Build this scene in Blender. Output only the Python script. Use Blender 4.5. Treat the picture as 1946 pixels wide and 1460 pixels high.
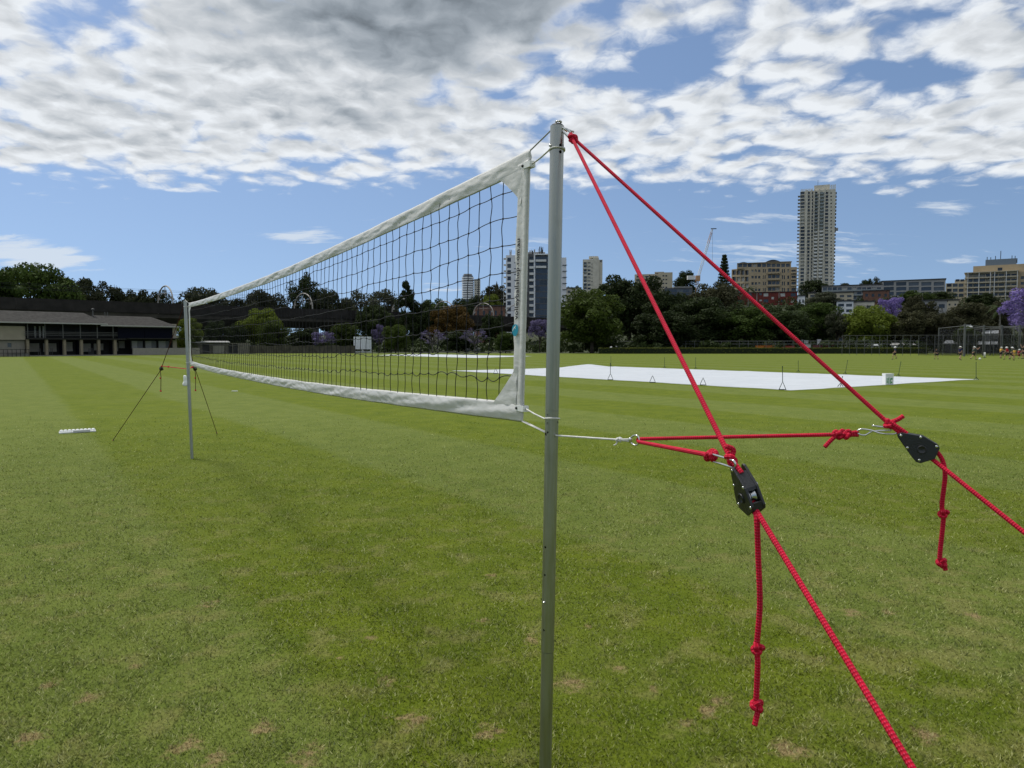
import bpy, bmesh, math, random
import numpy as np
from mathutils import Vector, Matrix, noise
R = math.radians
for o in list(bpy.data.objects): bpy.data.objects.remove(o)
scene = bpy.context.scene
C = scene.collection

# ------------------------------------------------------------------ camera
F, CX, CY, EYE, PITCH = 1350.0, 973.0, 730.0, 1.82, R(3.18)
CAM = Vector((0, 0, EYE))
cam_d = bpy.data.cameras.new('camera'); cam = bpy.data.objects.new('camera', cam_d); C.objects.link(cam)
cam.location = CAM; cam.rotation_euler = (math.pi/2-PITCH, 0, 0)
cam_d.sensor_width = 36; cam_d.lens = 36*F/1946; cam_d.clip_start = .05; cam_d.clip_end = 6000
scene.camera = cam
scene.render.resolution_x, scene.render.resolution_y = 1024, 768
CP, SP = math.cos(PITCH), math.sin(PITCH)
def ray(px, py):
    a = (px-CX)/F; b = (CY-py)/F
    return Vector((a, CP+b*SP, -SP+b*CP))
def at(px, py, D):                 # point seen at a pixel, D metres forward
    d = ray(px, py); return CAM + d*(D/d.y)
def gnd(px, py, z=0.0):            # point on the level ground
    d = ray(px, py); return CAM + d*((z-EYE)/d.z)
def sk(px, py):                    # cloud-layer coordinates
    d = ray(px, py).normalized(); k = max(d.z, 0)+.15; return (d.x/k, d.y/k)

# ------------------------------------------------------------------ node helper
class NT:
    def __init__(s, tree): s.t = tree; s.n = tree.nodes; s.l = tree.links
    def node(s, ty, **kw):
        nd = s.n.new(ty)
        for k, v in kw.items(): setattr(nd, k, v)
        return nd
    def put(s, sock, v):
        if isinstance(v, bpy.types.NodeSocket): s.l.new(v, sock)
        elif v is not None: sock.default_value = v
    def math(s, op, a, b=None, c=None, clamp=False):
        nd = s.node('ShaderNodeMath', operation=op); nd.use_clamp = clamp
        s.put(nd.inputs[0], a); s.put(nd.inputs[1], b); s.put(nd.inputs[2], c)
        return nd.outputs[0]
    def vm(s, op, a, b=None):
        nd = s.node('ShaderNodeVectorMath', operation=op)
        s.put(nd.inputs[0], a); s.put(nd.inputs[1], b)
        return nd.outputs['Value'] if op in ('LENGTH', 'DOT_PRODUCT') else nd.outputs[0]
    def noise(s, vec, scale, detail=4, rough=.5, dist=0.0, dims='3D'):
        nd = s.node('ShaderNodeTexNoise', noise_dimensions=dims)
        s.put(nd.inputs['Vector'], vec); nd.inputs['Scale'].default_value = scale
        nd.inputs['Detail'].default_value = detail; nd.inputs['Roughness'].default_value = rough
        nd.inputs['Distortion'].default_value = dist
        return nd.outputs[0]
    def ss(s, v, a, b, lo=0.0, hi=1.0):
        nd = s.node('ShaderNodeMapRange', interpolation_type='SMOOTHSTEP')
        s.put(nd.inputs[0], v)
        for i, x in enumerate((a, b, lo, hi)): s.put(nd.inputs[1+i], x)
        return nd.outputs[0]
    def mix(s, f, a, b, blend='MIX'):
        nd = s.node('ShaderNodeMix', data_type='RGBA', blend_type=blend)
        s.put(nd.inputs[0], f)
        for i, x in ((6, a), (7, b)):
            if isinstance(x, (tuple, list)): x = tuple(x)+((1,) if len(x) == 3 else ())
            s.put(nd.inputs[i], x)
        return nd.outputs[2]
    def bump(s, h, strength=.3, dist=.01):
        nd = s.node('ShaderNodeBump'); s.put(nd.inputs['Height'], h)
        nd.inputs['Strength'].default_value = strength; nd.inputs['Distance'].default_value = dist
        return nd.outputs[0]

# ------------------------------------------------------------------ sun, sky, exposure
SUN_TO = Vector((-.42, .30, 1.05)).normalized()
sun_d = bpy.data.lights.new('sun', 'SUN'); sun_d.energy = 3.3; sun_d.angle = R(10); sun_d.color = (1, .96, .88)
sun = bpy.data.objects.new('sun', sun_d); C.objects.link(sun)
sun.rotation_euler = (-SUN_TO).to_track_quat('-Z', 'Y').to_euler(); sun.location = (0, 0, 60)
world = bpy.data.worlds.new('World'); scene.world = world; world.use_nodes = True
W = NT(world.node_tree); W.n.clear()
sky = W.node('ShaderNodeTexSky', sky_type='NISHITA'); sky.sun_disc = False
sky.sun_elevation = math.asin(SUN_TO.z); sky.sun_rotation = math.atan2(SUN_TO.x, SUN_TO.y)
sky.altitude = 0; sky.air_density = 1.0; sky.dust_density = .6; sky.ozone_density = 2.2
SKY_STR = .1
def build_clouds():
    tc = W.node('ShaderNodeTexCoord').outputs['Generated']
    sep = W.node('ShaderNodeSeparateXYZ'); W.l.new(tc, sep.inputs[0])
    # the blue is read a little above the true direction, which keeps the horizon clear of yellow
    sv = W.node('ShaderNodeCombineXYZ'); W.put(sv.inputs[0], sep.outputs[0]); W.put(sv.inputs[1], sep.outputs[1])
    W.put(sv.inputs[2], W.math('ADD', W.math('MULTIPLY', W.math('MAXIMUM', sep.outputs[2], 0), .85), .17)); W.l.new(sv.outputs[0], sky.inputs[0])
    dz = W.math('ADD', W.math('MAXIMUM', sep.outputs[2], 0), .15)
    u = W.math('DIVIDE', sep.outputs[0], dz); v = W.math('DIVIDE', sep.outputs[1], dz)
    cb = W.node('ShaderNodeCombineXYZ'); W.put(cb.inputs[0], u); W.put(cb.inputs[1], v); P = cb.outputs[0]
    def blob(px, py, wx, wy):     # soft patch of the cloud layer, centre and half-size taken from the photo
        c = sk(px, py); a = sk(px+wx, py); t = sk(px, py-wy); b = sk(px, py+wy)
        sx = abs(a[0]-c[0]); sy = abs(b[1]-t[1])/2; cy_ = (t[1]+b[1])/2
        nd = W.node('ShaderNodeMapping', vector_type='POINT'); W.put(nd.inputs[0], P)
        nd.inputs['Location'].default_value = (-c[0]/sx, -cy_/sy, 0); nd.inputs['Scale'].default_value = (1/sx, 1/sy, 0)
        return W.vm('LENGTH', nd.outputs[0])
    def total(lst):
        acc = None
        for (px, py, wx, wy, k) in lst:
            x = W.ss(blob(px, py, wx, wy), 0.0, 1.0, k, 0.0)
            acc = x if acc is None else W.math('ADD', acc, x)
        return acc
    warp = W.node('ShaderNodeTexNoise', noise_dimensions='2D'); W.put(warp.inputs['Vector'], P)
    warp.inputs['Scale'].default_value = 7.0; warp.inputs['Detail'].default_value = 4
    wv = W.vm('SUBTRACT', warp.outputs[1], (.5, .5, .5))
    Pw = W.vm('ADD', P, W.vm('MULTIPLY', wv, (.085, .095, 0)))
    b = W.noise(P, 1.9, 2, .5, .0, '2D')
    def dens(vec, det):
        a = W.noise(vec, 7.5, det, .58, .0, '2D')
        vo = W.node('ShaderNodeTexVoronoi', voronoi_dimensions='2D'); W.put(vo.inputs['Vector'], vec); vo.inputs['Scale'].default_value = 9.5
        return W.math('ADD', W.math('MULTIPLY', a, .52), W.math('MULTIPLY', vo.outputs[0], -.26))
    n0 = dens(Pw, 8)
    n1 = dens(W.vm('ADD', Pw, (-.028, .042, 0)), 6)
    cov = total([(1285, 105, 170, 120, -.27), (1740, 140, 210, 75, -.25), (1140, 30, 90, 34, -.14), (1610, 12, 130, 34, -.16),
                 (250, 55, 110, 55, -.17), (1440, 280, 140, 50, -.12), (720, 302, 260, 26, -.10),
                 (480, 150, 520, 200, .17), (760, 30, 430, 130, .34), (1500, 235, 480, 110, .03), (130, 250, 320, 90, .10), (980, 250, 300, 90, .02)])
    rho = W.math('SQRT', W.math('ADD', W.math('MULTIPLY', v, v), W.math('MULTIPLY', W.math('MULTIPLY', u, u), .42)))
    edge = W.ss(W.math('ADD', rho, W.math('MULTIPLY', W.math('SUBTRACT', b, .5), .75)), 2.44, 3.02, .0, -.46)
    d0 = W.math('ADD', W.math('ADD', W.math('ADD', n0, W.math('MULTIPLY', b, .30)), -.215), W.math('ADD', cov, edge))
    alpha = W.ss(d0, -.12, .12)
    # thin streaks low in the sky
    st = W.noise(W.vm('MULTIPLY', Pw, (1.0, 3.2, 1)), 2.6, 6, .6, .0, '2D')
    low = total([(570, 447, 190, 26, .34), (1440, 412, 210, 34, .28), (1590, 470, 210, 60, .30), (1800, 392, 170, 30, .26), (60, 482, 170, 60, .72), (1390, 472, 230, 44, .30),
                 (1835, 490, 75, 24, .38), (90, 368, 110, 14, .30), (1010, 470, 120, 40, .25), (1645, 520, 60, 18, .32), (880, 545, 150, 30, .22)])
    wisp = W.math('MULTIPLY', W.ss(W.math('ADD', W.math('SUBTRACT', st, .70), low), -.02, .26), .80)
    # light and shade of the layer
    dark = W.math('ADD', total([(800, -40, 720, 230, .95), (850, 140, 240, 130, .36), (640, 215, 230, 60, .42), (330, 30, 220, 80, .20), (590, 125, 110, 60, -.16), (930, 95, 80, 45, -.50)]),
                  W.math('MULTIPLY', b, .10))
    br = W.math('ADD', .84, W.math('MULTIPLY', W.math('SUBTRACT', n0, n1), 1.25))
    br = W.math('SUBTRACT', br, W.ss(d0, .02, .24, 0.0, .17))
    br = W.math('MULTIPLY', br, W.math('SUBTRACT', 1.0, W.math('MULTIPLY', W.ss(dark, .02, 1.05, 0.0, .52), W.ss(d0, -.06, .10))))
    br = W.math('MINIMUM', W.math('MAXIMUM', br, .18), .88)
    tint = W.mix(W.ss(br, .2, .75), (.84, .98, 1.13), (.955, 1.0, 1.05))
    sc = W.node('ShaderNodeVectorMath', operation='SCALE'); W.put(sc.inputs[0], tint); W.put(sc.inputs['Scale'], W.math('MULTIPLY', br, 1/SKY_STR))
    blue = W.mix(1.0, sky.outputs[0], (1.27, 1.27, 1.26), 'MULTIPLY')
    c1 = W.mix(wisp, blue, (.70/SKY_STR, .77/SKY_STR, .85/SKY_STR))
    return W.mix(W.math('MULTIPLY', alpha, W.ss(sep.outputs[2], .05, .12)), c1, sc.outputs[0])
bgn = W.node('ShaderNodeBackground'); W.l.new(build_clouds(), bgn.inputs[0]); bgn.inputs[1].default_value = SKY_STR
wo = W.node('ShaderNodeOutputWorld'); W.l.new(bgn.outputs[0], wo.inputs[0])
world.cycles.sampling_method = 'NONE'
scene.view_settings.view_transform = 'Standard'; scene.view_settings.look = 'None'
scene.view_settings.gamma = 1; scene.view_settings.use_curve_mapping = False; scene.view_settings.exposure = 0

# ------------------------------------------------------------------ materials
MATS = {}
def pbr(name, col, rough=.7, metal=0.0, var=0.0, vscale=3.0, bump=0.0, bscale=40.0, spec=.3, trans=0.0):
    if name in MATS: return MATS[name]
    m = bpy.data.materials.new(name); m.use_nodes = True; t = NT(m.node_tree)
    b = t.n['Principled BSDF']; b.inputs['Roughness'].default_value = rough; b.inputs['Metallic'].default_value = metal
    b.inputs['Specular IOR Level'].default_value = spec
    pos = t.node('ShaderNodeNewGeometry').outputs['Position']
    c = tuple(col)
    v = max(var, .06)
    nz = t.noise(pos, vscale, 5, .6)
    t.put(b.inputs['Base Color'], t.mix(t.ss(nz, .3, .7), tuple(x*(1-v) for x in c), tuple(min(1, x*(1+v)) for x in c)))
    if bump: t.put(b.inputs['Normal'], t.bump(t.noise(pos, bscale, 4, .55), bump, .02))
    if trans:
        tr = t.node('ShaderNodeBsdfTranslucent'); tr.inputs[0].default_value = c+(1,)
        mx = t.node('ShaderNodeMixShader'); mx.inputs[0].default_value = trans
        t.l.new(b.outputs[0], mx.inputs[1]); t.l.new(tr.outputs[0], mx.inputs[2])
        t.l.new(mx.outputs[0], t.n['Material Output'].inputs[0])
    MATS[name] = m; return m

SCUFFS = [(398, 1150, .13), (700, 1215, .10), (1080, 1300, .16), (790, 1372, .15), (585, 1436, .16), (1500, 1424, .16), (1345, 1352, .12), (1310, 1378, .10),
                        (915, 1178, .09), (735, 1296, .10), (100, 1300, .10), (165, 1330, .11), (500, 1385, .12), (350, 1420, .14), (1620, 1165, .13), (1690, 1165, .11), (1370, 1335, .10),
                        (1115, 1190, .07), (1560, 1255, .10), (935, 1095, .10), (1900, 980, .30), (1180, 1270, .09), (1850, 1170, .12), (1010, 1215, .10), (250, 1270, .09), (650, 1250, .06), (930, 1392, .13), (1240, 1310, .07), (415, 1440, .12), (60, 1400, .14), (1760, 1400, .12), (1640, 1330, .10)]
def worn_at(x, y):
    w = np.zeros_like(x)
    for (px, py, s_) in SCUFFS:
        g_ = gnd(px, py); d = np.sqrt(((x-g_.x)/s_)**2+((y-g_.y)*.85/s_)**2)
        q = np.clip((1-d)/.9, 0, 1); w = np.maximum(w, q*q*(3-2*q))
    return w
def set_worn(me, w):
    at_ = me.attributes.new('worn', 'FLOAT', 'POINT'); at_.data.foreach_set('value', w.astype(np.float32))
def turf_color(t, pos):
    """colour of the turf, read from the place on the ground: mown bands, dry tufts, bare scuffs"""
    sep = t.node('ShaderNodeSeparateXYZ'); t.l.new(pos, sep.inputs[0])
    flat = t.node('ShaderNodeCombineXYZ'); t.l.new(sep.outputs[0], flat.inputs[0]); t.l.new(sep.outputs[1], flat.inputs[1]); p = flat.outputs[0]
    big = t.noise(p, .35, 4, .6); mid = t.noise(p, 1.9, 5, .62); fine = t.noise(p, 14, 4, .65); vf = t.noise(p, 90, 3, .6)
    c = t.mix(t.ss(mid, .32, .68), (.079, .111, .004), (.112, .142, .007))
    c = t.mix(t.math('MULTIPLY', t.ss(big, .42, .68), .55), c, (.112, .140, .018))
    c = t.mix(t.math('MULTIPLY', t.ss(fine, .45, .75), .38), c, (.140, .165, .026))
    # mown bands
    q = t.math('ADD', t.math('ADD', t.math('MULTIPLY', sep.outputs[0], .818), t.math('MULTIPLY', sep.outputs[1], .575)), t.math('MULTIPLY', t.math('SUBTRACT', big, .5), .55))
    band = t.math('COSINE', t.math('MULTIPLY', t.math('SUBTRACT', q, 2.75), 2*math.pi/5.8))
    c = t.mix(t.math('MULTIPLY', t.ss(band, .12, -.24), .72), c, t.mix(t.ss(mid, .3, .7), (.106, .138, .026), (.136, .166, .038)))
    # dry worn ground toward the near right
    nr = t.vm('LENGTH', t.vm('MULTIPLY', t.vm('SUBTRACT', p, (2.9, 4.0, 0)), (.42, .36, 0)))
    dry = t.math('MULTIPLY', t.ss(t.math('ADD', t.noise(p, 3.1, 5, .62), t.ss(nr, 0, 1, .07, 0)), .50, .68), t.ss(sep.outputs[1], 4.5, 13, .60, .0))
    c = t.mix(dry, c, (.190, .180, .060))
    scuff = t.node('ShaderNodeAttribute', attribute_name='worn').outputs['Fac']
    sn = t.noise(p, 17, 5, .7)
    sn = t.math('ADD', t.math('MULTIPLY', sn, .55), t.math('MULTIPLY', t.noise(t.vm('MULTIPLY', p, (1, 1.7, 1)), 6, 3, .6), .45))
    sc = t.ss(t.math('ADD', t.math('MULTIPLY', scuff, .42), t.math('MULTIPLY', t.math('SUBTRACT', sn, .5), 1.9)), .16, .50)
    c = t.mix(t.math('MULTIPLY', sc, .88), c, t.mix(t.ss(vf, .4, .6), (.20, .145, .068), (.285, .215, .110)))
    return c, sc, fine, vf

def make_turf():
    m = bpy.data.materials.new('turf'); m.use_nodes = True; t = NT(m.node_tree)
    b = t.n['Principled BSDF']; pos = t.node('ShaderNodeNewGeometry').outputs['Position']
    c, sc, fine, vf = turf_color(t, pos)
    gr = t.noise(t.vm('MULTIPLY', pos, (1, .55, 1)), 60, 3, .7)
    c = t.mix(t.ss(gr, .3, .7), t.mix(1.0, c, (.70, .73, .64), 'MULTIPLY'), t.mix(1.0, c, (1.22, 1.18, 1.28), 'MULTIPLY'))
    sy = t.node('ShaderNodeSeparateXYZ'); t.l.new(pos, sy.inputs[0])
    c = t.mix(t.ss(sy.outputs[1], 8, 19), t.mix(1.0, c, (.86, .88, .84), 'MULTIPLY'), c)      # near ground darkened as thatch, with shade between blades put into its colour
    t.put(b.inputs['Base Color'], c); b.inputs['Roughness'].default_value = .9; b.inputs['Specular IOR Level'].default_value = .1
    h = t.math('ADD', t.math('MULTIPLY', gr, .6), t.noise(pos, 9, 4, .6))
    t.put(b.inputs['Normal'], t.bump(h, .55, .03))
    return m
def make_blade():
    m = bpy.data.materials.new('grass_blade'); m.use_nodes = True; t = NT(m.node_tree)
    b = t.n['Principled BSDF']; g = t.node('ShaderNodeNewGeometry')
    c, sc, fine, vf = turf_color(t, g.outputs['Position'])
    rnd = g.outputs['Random Per Island']
    c2 = t.mix(t.ss(rnd, .05, .45), t.mix(1.0, c, (.50, .56, .42), 'MULTIPLY'), t.mix(1.0, c, (1.62, 1.54, 1.7), 'MULTIPLY'))
    c2 = t.mix(t.math('MULTIPLY', t.ss(rnd, .72, .97), .85), c2, (.48, .49, .21))
    t.put(b.inputs['Base Color'], c2); b.inputs['Roughness'].default_value = .55; b.inputs['Specular IOR Level'].default_value = .35
    tr = t.node('ShaderNodeBsdfTranslucent'); t.put(tr.inputs[0], c2)
    mx = t.node('ShaderNodeMixShader'); mx.inputs[0].default_value = .35
    t.l.new(b.outputs[0], mx.inputs[1]); t.l.new(tr.outputs[0], mx.inputs[2]); t.l.new(mx.outputs[0], t.n['Material Output'].inputs[0])
    return m
def leaf_mat(name, dark, light, trans=.30, rough=.6):
    m = bpy.data.materials.new(name); m.use_nodes = True; t = NT(m.node_tree)
    b = t.n['Principled BSDF']; g = t.node('ShaderNodeNewGeometry'); oi = t.node('ShaderNodeObjectInfo')
    big = t.noise(g.outputs['Position'], .35, 3, .6)
    f = t.math('ADD', t.math('MULTIPLY', g.outputs['Random Per Island'], .55), t.math('MULTIPLY', big, .5))
    c = t.mix(f, dark, light)
    k = t.math('ADD', .82, t.math('MULTIPLY', oi.outputs['Random'], .36))
    sc = t.node('ShaderNodeVectorMath', operation='SCALE'); t.put(sc.inputs[0], c); t.put(sc.inputs['Scale'], k)
    t.put(b.inputs['Base Color'], sc.outputs[0]); b.inputs['Roughness'].default_value = rough; b.inputs['Specular IOR Level'].default_value = .08
    tr = t.node('ShaderNodeBsdfTranslucent'); t.put(tr.inputs[0], sc.outputs[0])
    mx = t.node('ShaderNodeMixShader'); mx.inputs[0].default_value = trans
    t.l.new(b.outputs[0], mx.inputs[1]); t.l.new(tr.outputs[0], mx.inputs[2]); t.l.new(mx.outputs[0], t.n['Material Output'].inputs[0])
    MATS[name] = m; return m
def rope_mat(name, col, fleck):
    m = bpy.data.materials.new(name); m.use_nodes = True; t = NT(m.node_tree); b = t.n['Principled BSDF']
    uv = t.node('ShaderNodeUVMap').outputs[0]; s = t.node('ShaderNodeSeparateXYZ'); t.l.new(uv, s.inputs[0])
    a = t.math('MULTIPLY', s.outputs[0], 4*2*math.pi); k = t.math('MULTIPLY', s.outputs[1], 2*math.pi/.012)
    w1 = t.math('SINE', t.math('ADD', a, k)); w2 = t.math('SINE', t.math('SUBTRACT', a, k))
    w = t.math('MULTIPLY', w1, w2)
    pos = t.node('ShaderNodeNewGeometry').outputs['Position']
    c = t.mix(t.ss(t.noise(pos, 25, 4, .6), .3, .7), tuple(x*.82 for x in col), tuple(min(1, x*1.12) for x in col))
    c = t.mix(t.math('MULTIPLY', t.ss(w, .45, .95), .55), c, fleck)
    c = t.mix(t.math('MULTIPLY', t.ss(w, -.3, -.95), .30), c, tuple(x*.5 for x in col))
    t.put(b.inputs['Base Color'], c); b.inputs['Roughness'].default_value = .7; b.inputs['Specular IOR Level'].default_value = .15
    t.put(b.inputs['Normal'], t.bump(t.math('ADD', w, t.math('MULTIPLY', t.noise(pos, 600, 2, .5), .4)), .6, .0012))
    MATS[name] = m; return m
def vinyl_mat(name, col, trans):
    m = bpy.data.materials.new(name); m.use_nodes = True; t = NT(m.node_tree); b = t.n['Principled BSDF']
    pos = t.node('ShaderNodeNewGeometry').outputs['Position']
    c = t.mix(t.ss(t.noise(pos, 7, 5, .65), .3, .75), col, tuple(x*.95 for x in col))
    t.put(b.inputs['Base Color'], c); b.inputs['Roughness'].default_value = .42; b.inputs['Specular IOR Level'].default_value = .4
    h = t.math('ADD', t.noise(t.vm('MULTIPLY', pos, (1, 1, 2.4)), 16, 3, .5, .6), t.math('MULTIPLY', t.noise(pos, 900, 2, .5), .04))
    t.put(b.inputs['Normal'], t.bump(h, .26, .009))
    tr = t.node('ShaderNodeBsdfTranslucent'); t.put(tr.inputs[0], c)
    mx = t.node('ShaderNodeMixShader'); mx.inputs[0].default_value = trans
    t.l.new(b.outputs[0], mx.inputs[1]); t.l.new(tr.outputs[0], mx.inputs[2]); t.l.new(mx.outputs[0], t.n['Material Output'].inputs[0])
    MATS[name] = m; return m
def veil_mat(name, col, cover):       # fine netting: too fine to see the cords at its distance
    m = bpy.data.materials.new(name); m.use_nodes = True; t = NT(m.node_tree); b = t.n['Principled BSDF']
    b.inputs['Base Color'].default_value = tuple(col)+(1,); b.inputs['Roughness'].default_value = .9
    pos = t.node('ShaderNodeNewGeometry').outputs['Position']
    tr = t.node('ShaderNodeBsdfTransparent'); mx = t.node('ShaderNodeMixShader')
    t.put(mx.inputs[0], t.ss(t.noise(pos, 1.5, 4, .6), .3, .7, cover*.8, cover*1.2))
    t.l.new(tr.outputs[0], mx.inputs[1]); t.l.new(b.outputs[0], mx.inputs[2]); t.l.new(mx.outputs[0], t.n['Material Output'].inputs[0])
    MATS[name] = m; return m
def metal_mat(name, col, rough):
    m = bpy.data.materials.new(name); m.use_nodes = True; t = NT(m.node_tree); b = t.n['Principled BSDF']
    pos = t.node('ShaderNodeNewGeometry').outputs['Position']
    st = t.noise(t.vm('MULTIPLY', pos, (60, 60, 1.5)), 3, 5, .65)
    bl = t.noise(pos, 9, 5, .65)
    c = t.mix(t.ss(st, .3, .7), tuple(x*.88 for x in col), col)
    c = t.mix(t.math('MULTIPLY', t.ss(bl, .5, .75), .3), c, tuple(x*.7 for x in col))
    t.put(b.inputs['Base Color'], c); b.inputs['Metallic'].default_value = 1
    t.put(b.inputs['Roughness'], t.ss(st, .2, .8, rough*.8, rough*1.25))
    t.put(b.inputs['Normal'], t.bump(st, .05, .002))
    MATS[name] = m; return m

TURF, BLADE = make_turf(), make_blade()
RED = rope_mat('red_rope', (.50, .005, .030), (.72, .12, .19))
CORDW = rope_mat('white_cord', (.66, .66, .63), (.8, .8, .78))
VINYL = vinyl_mat('white_vinyl', (.64, .64, .62), .12)
ALU = metal_mat('aluminium', (.39, .395, .36), .40); STEEL = metal_mat('steel', (.62, .62, .60), .22)
BLACKP = pbr('black_plastic', (.012, .013, .015), .38, bump=.15, bscale=300, spec=.5)
NETC = pbr('net_cord', (.010, .011, .014), .7)
WHITEP = pbr('white_plastic', (.74, .75, .74), .4, var=.05)
DARKM = pbr('dark_metal', (.03, .035, .035), .5, metal=.3)

# ------------------------------------------------------------------ mesh helpers
class MB:
    def __init__(s): s.v = []; s.f = []; s.uv = {}; s.mi = []
    def face(s, idx, mi=0): s.f.append(tuple(idx)); s.mi.append(mi)
    def quad(s, a, b, c, d, mi=0):
        n = len(s.v); s.v += [tuple(a), tuple(b), tuple(c), tuple(d)]; s.face((n, n+1, n+2, n+3), mi)
    def box(s, a, b, M=None, mi=0):
        n = len(s.v)
        for z in (a[2], b[2]):
            for (x, y) in ((a[0], a[1]), (b[0], a[1]), (b[0], b[1]), (a[0], b[1])):
                p = Vector((x, y, z)); s.v.append(tuple(M @ p if M else p))
        for q in ((3, 2, 1, 0), (4, 5, 6, 7), (0, 1, 5, 4), (1, 2, 6, 5), (2, 3, 7, 6), (3, 0, 4, 7)): s.face([n+i for i in q], mi)
        return s
    def tube(s, pts, r, seg=8, braid=False, cap=True, mi=0):
        pts = [Vector(p) for p in pts]; n0 = len(s.v); m = len(pts); L = 0.0; nrm = None
        for i, p in enumerate(pts):
            tan = (pts[min(i+1, m-1)]-pts[max(i-1, 0)])
            tan = tan.normalized() if tan.length > 1e-9 else Vector((0, 0, 1))
            if nrm is None: nrm = tan.orthogonal().normalized()
            nrm = nrm-tan*nrm.dot(tan)
            nrm = nrm.normalized() if nrm.length > 1e-6 else tan.orthogonal().normalized()
            bi = tan.cross(nrm)
            if i: L += (p-pts[i-1]).length
            rr = r(i/(m-1)) if callable(r) else r
            for k in range(seg):
                a = 2*math.pi*k/seg; q = rr
                if braid: q = rr*(1+.035*math.sin(4*a+2*math.pi*L/.012)*math.sin(4*a-2*math.pi*L/.012))
                s.uv[len(s.v)] = (k/seg, L)
                s.v.append(tuple(p+nrm*math.cos(a)*q+bi*math.sin(a)*q))
        for i in range(m-1):
            for k in range(seg):
                k2 = (k+1) % seg
                s.face((n0+i*seg+k, n0+i*seg+k2, n0+(i+1)*seg+k2, n0+(i+1)*seg+k), mi)
        if cap:
            s.face([n0+k for k in range(seg)][::-1], mi); s.face([n0+(m-1)*seg+k for k in range(seg)], mi)
        return s
    def prism(s, outline, z0, z1, M=None, mi=0):
        n = len(s.v); m = len(outline)
        for z in (z0, z1):
            for (x, y) in outline:
                p = Vector((x, y, z)); s.v.append(tuple(M @ p if M else p))
        s.face([n+i for i in range(m)][::-1], mi); s.face([n+m+i for i in range(m)], mi)
        for i in range(m):
            j = (i+1) % m; s.face((n+i, n+j, n+m+j, n+m+i), mi)
        return s
    def lathe(s, prof, seg=16, M=None, mi=0):
        n = len(s.v); m = len(prof)
        for (r, z) in prof:
            for k in range(seg):
                a = 2*math.pi*k/seg; p = Vector((r*math.cos(a), r*math.sin(a), z)); s.v.append(tuple(M @ p if M else p))
        for i in range(m-1):
            for k in range(seg):
                k2 = (k+1) % seg; s.face((n+i*seg+k, n+i*seg+k2, n+(i+1)*seg+k2, n+(i+1)*seg+k), mi)
        s.face([n+k for k in range(seg)][::-1], mi); s.face([n+(m-1)*seg+k for k in range(seg)], mi)
        return s
    def mesh(s, name, mats, smooth=False):
        me = bpy.data.meshes.new(name); me.from_pydata(s.v, [], s.f)
        for m in (mats if isinstance(mats, (list, tuple)) else [mats]): me.materials.append(m)
        if any(s.mi): me.polygons.foreach_set('material_index', s.mi)
        if s.uv:
            ul = me.uv_layers.new(name='UVMap')
            for lp in me.loops: ul.data[lp.index].uv = s.uv.get(lp.vertex_index, (0, 0))
        if smooth: me.polygons.foreach_set('use_smooth', [True]*len(me.polygons))
        me.update(); return me
    def build(s, name, mats, parent=None, smooth=False):
        return link(name, s.mesh(name, mats, smooth), parent)
def link(name, me, parent=None, loc=None):
    o = bpy.data.objects.new(name, me); C.objects.link(o)
    if parent is not None:
        o.parent = parent
        if loc is None:           # geometry was given in world coordinates
            w = Vector((0, 0, 0)); p = parent
            while p is not None: w += p.location; p = p.parent
            o.location = -w
    if loc is not None: o.location = loc
    return o
def tag(o, label, cat=None, group=None, kind=None):
    o['label'] = label
    if cat: o['category'] = cat
    if group: o['group'] = group
    if kind: o['kind'] = kind
    return o
def thing(name, label, cat, loc=(0, 0, 0), group=None, rz=0.0):
    o = bpy.data.objects.new(name, None); C.objects.link(o); o.location = loc; o.rotation_euler = (0, 0, rz)
    o.empty_display_size = .2
    return tag(o, label, cat, group)
def struct(o, label=None):
    o['kind'] = 'structure'
    if label: o['label'] = label
    return o
def resample(pts, step):
    pts = [Vector(p) for p in pts]; out = [pts[0]]
    for a, b in zip(pts, pts[1:]):
        n = max(1, int((b-a).length/step))
        for i in range(1, n+1): out.append(a.lerp(b, i/n))
    return out
def smooth_path(pts, n=12):        # Catmull-Rom
    pts = [Vector(p) for p in pts]; P = [pts[0]*2-pts[1]]+pts+[pts[-1]*2-pts[-2]]; out = []
    for i in range(1, len(P)-2):
        a, b, c, d = P[i-1:i+3]
        for k in range(n):
            t = k/n
            out.append(.5*((2*b)+(c-a)*t+(2*a-5*b+4*c-d)*t*t+(3*b-3*c+d-a)*t**3))
    return out+[pts[-1]]
def frame(origin, x, y):           # matrix from a long axis and a hint for the second axis
    x = Vector(x).normalized(); y = Vector(y); y = (y-x*y.dot(x)).normalized(); z = x.cross(y)
    M = Matrix((x, y, z)).transposed().to_4x4(); M.translation = Vector(origin); return M
def sstep(a, b, x):
    t = min(1, max(0, (x-a)/(b-a))); return t*t*(3-2*t)
rnd = random.Random(7)

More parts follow.
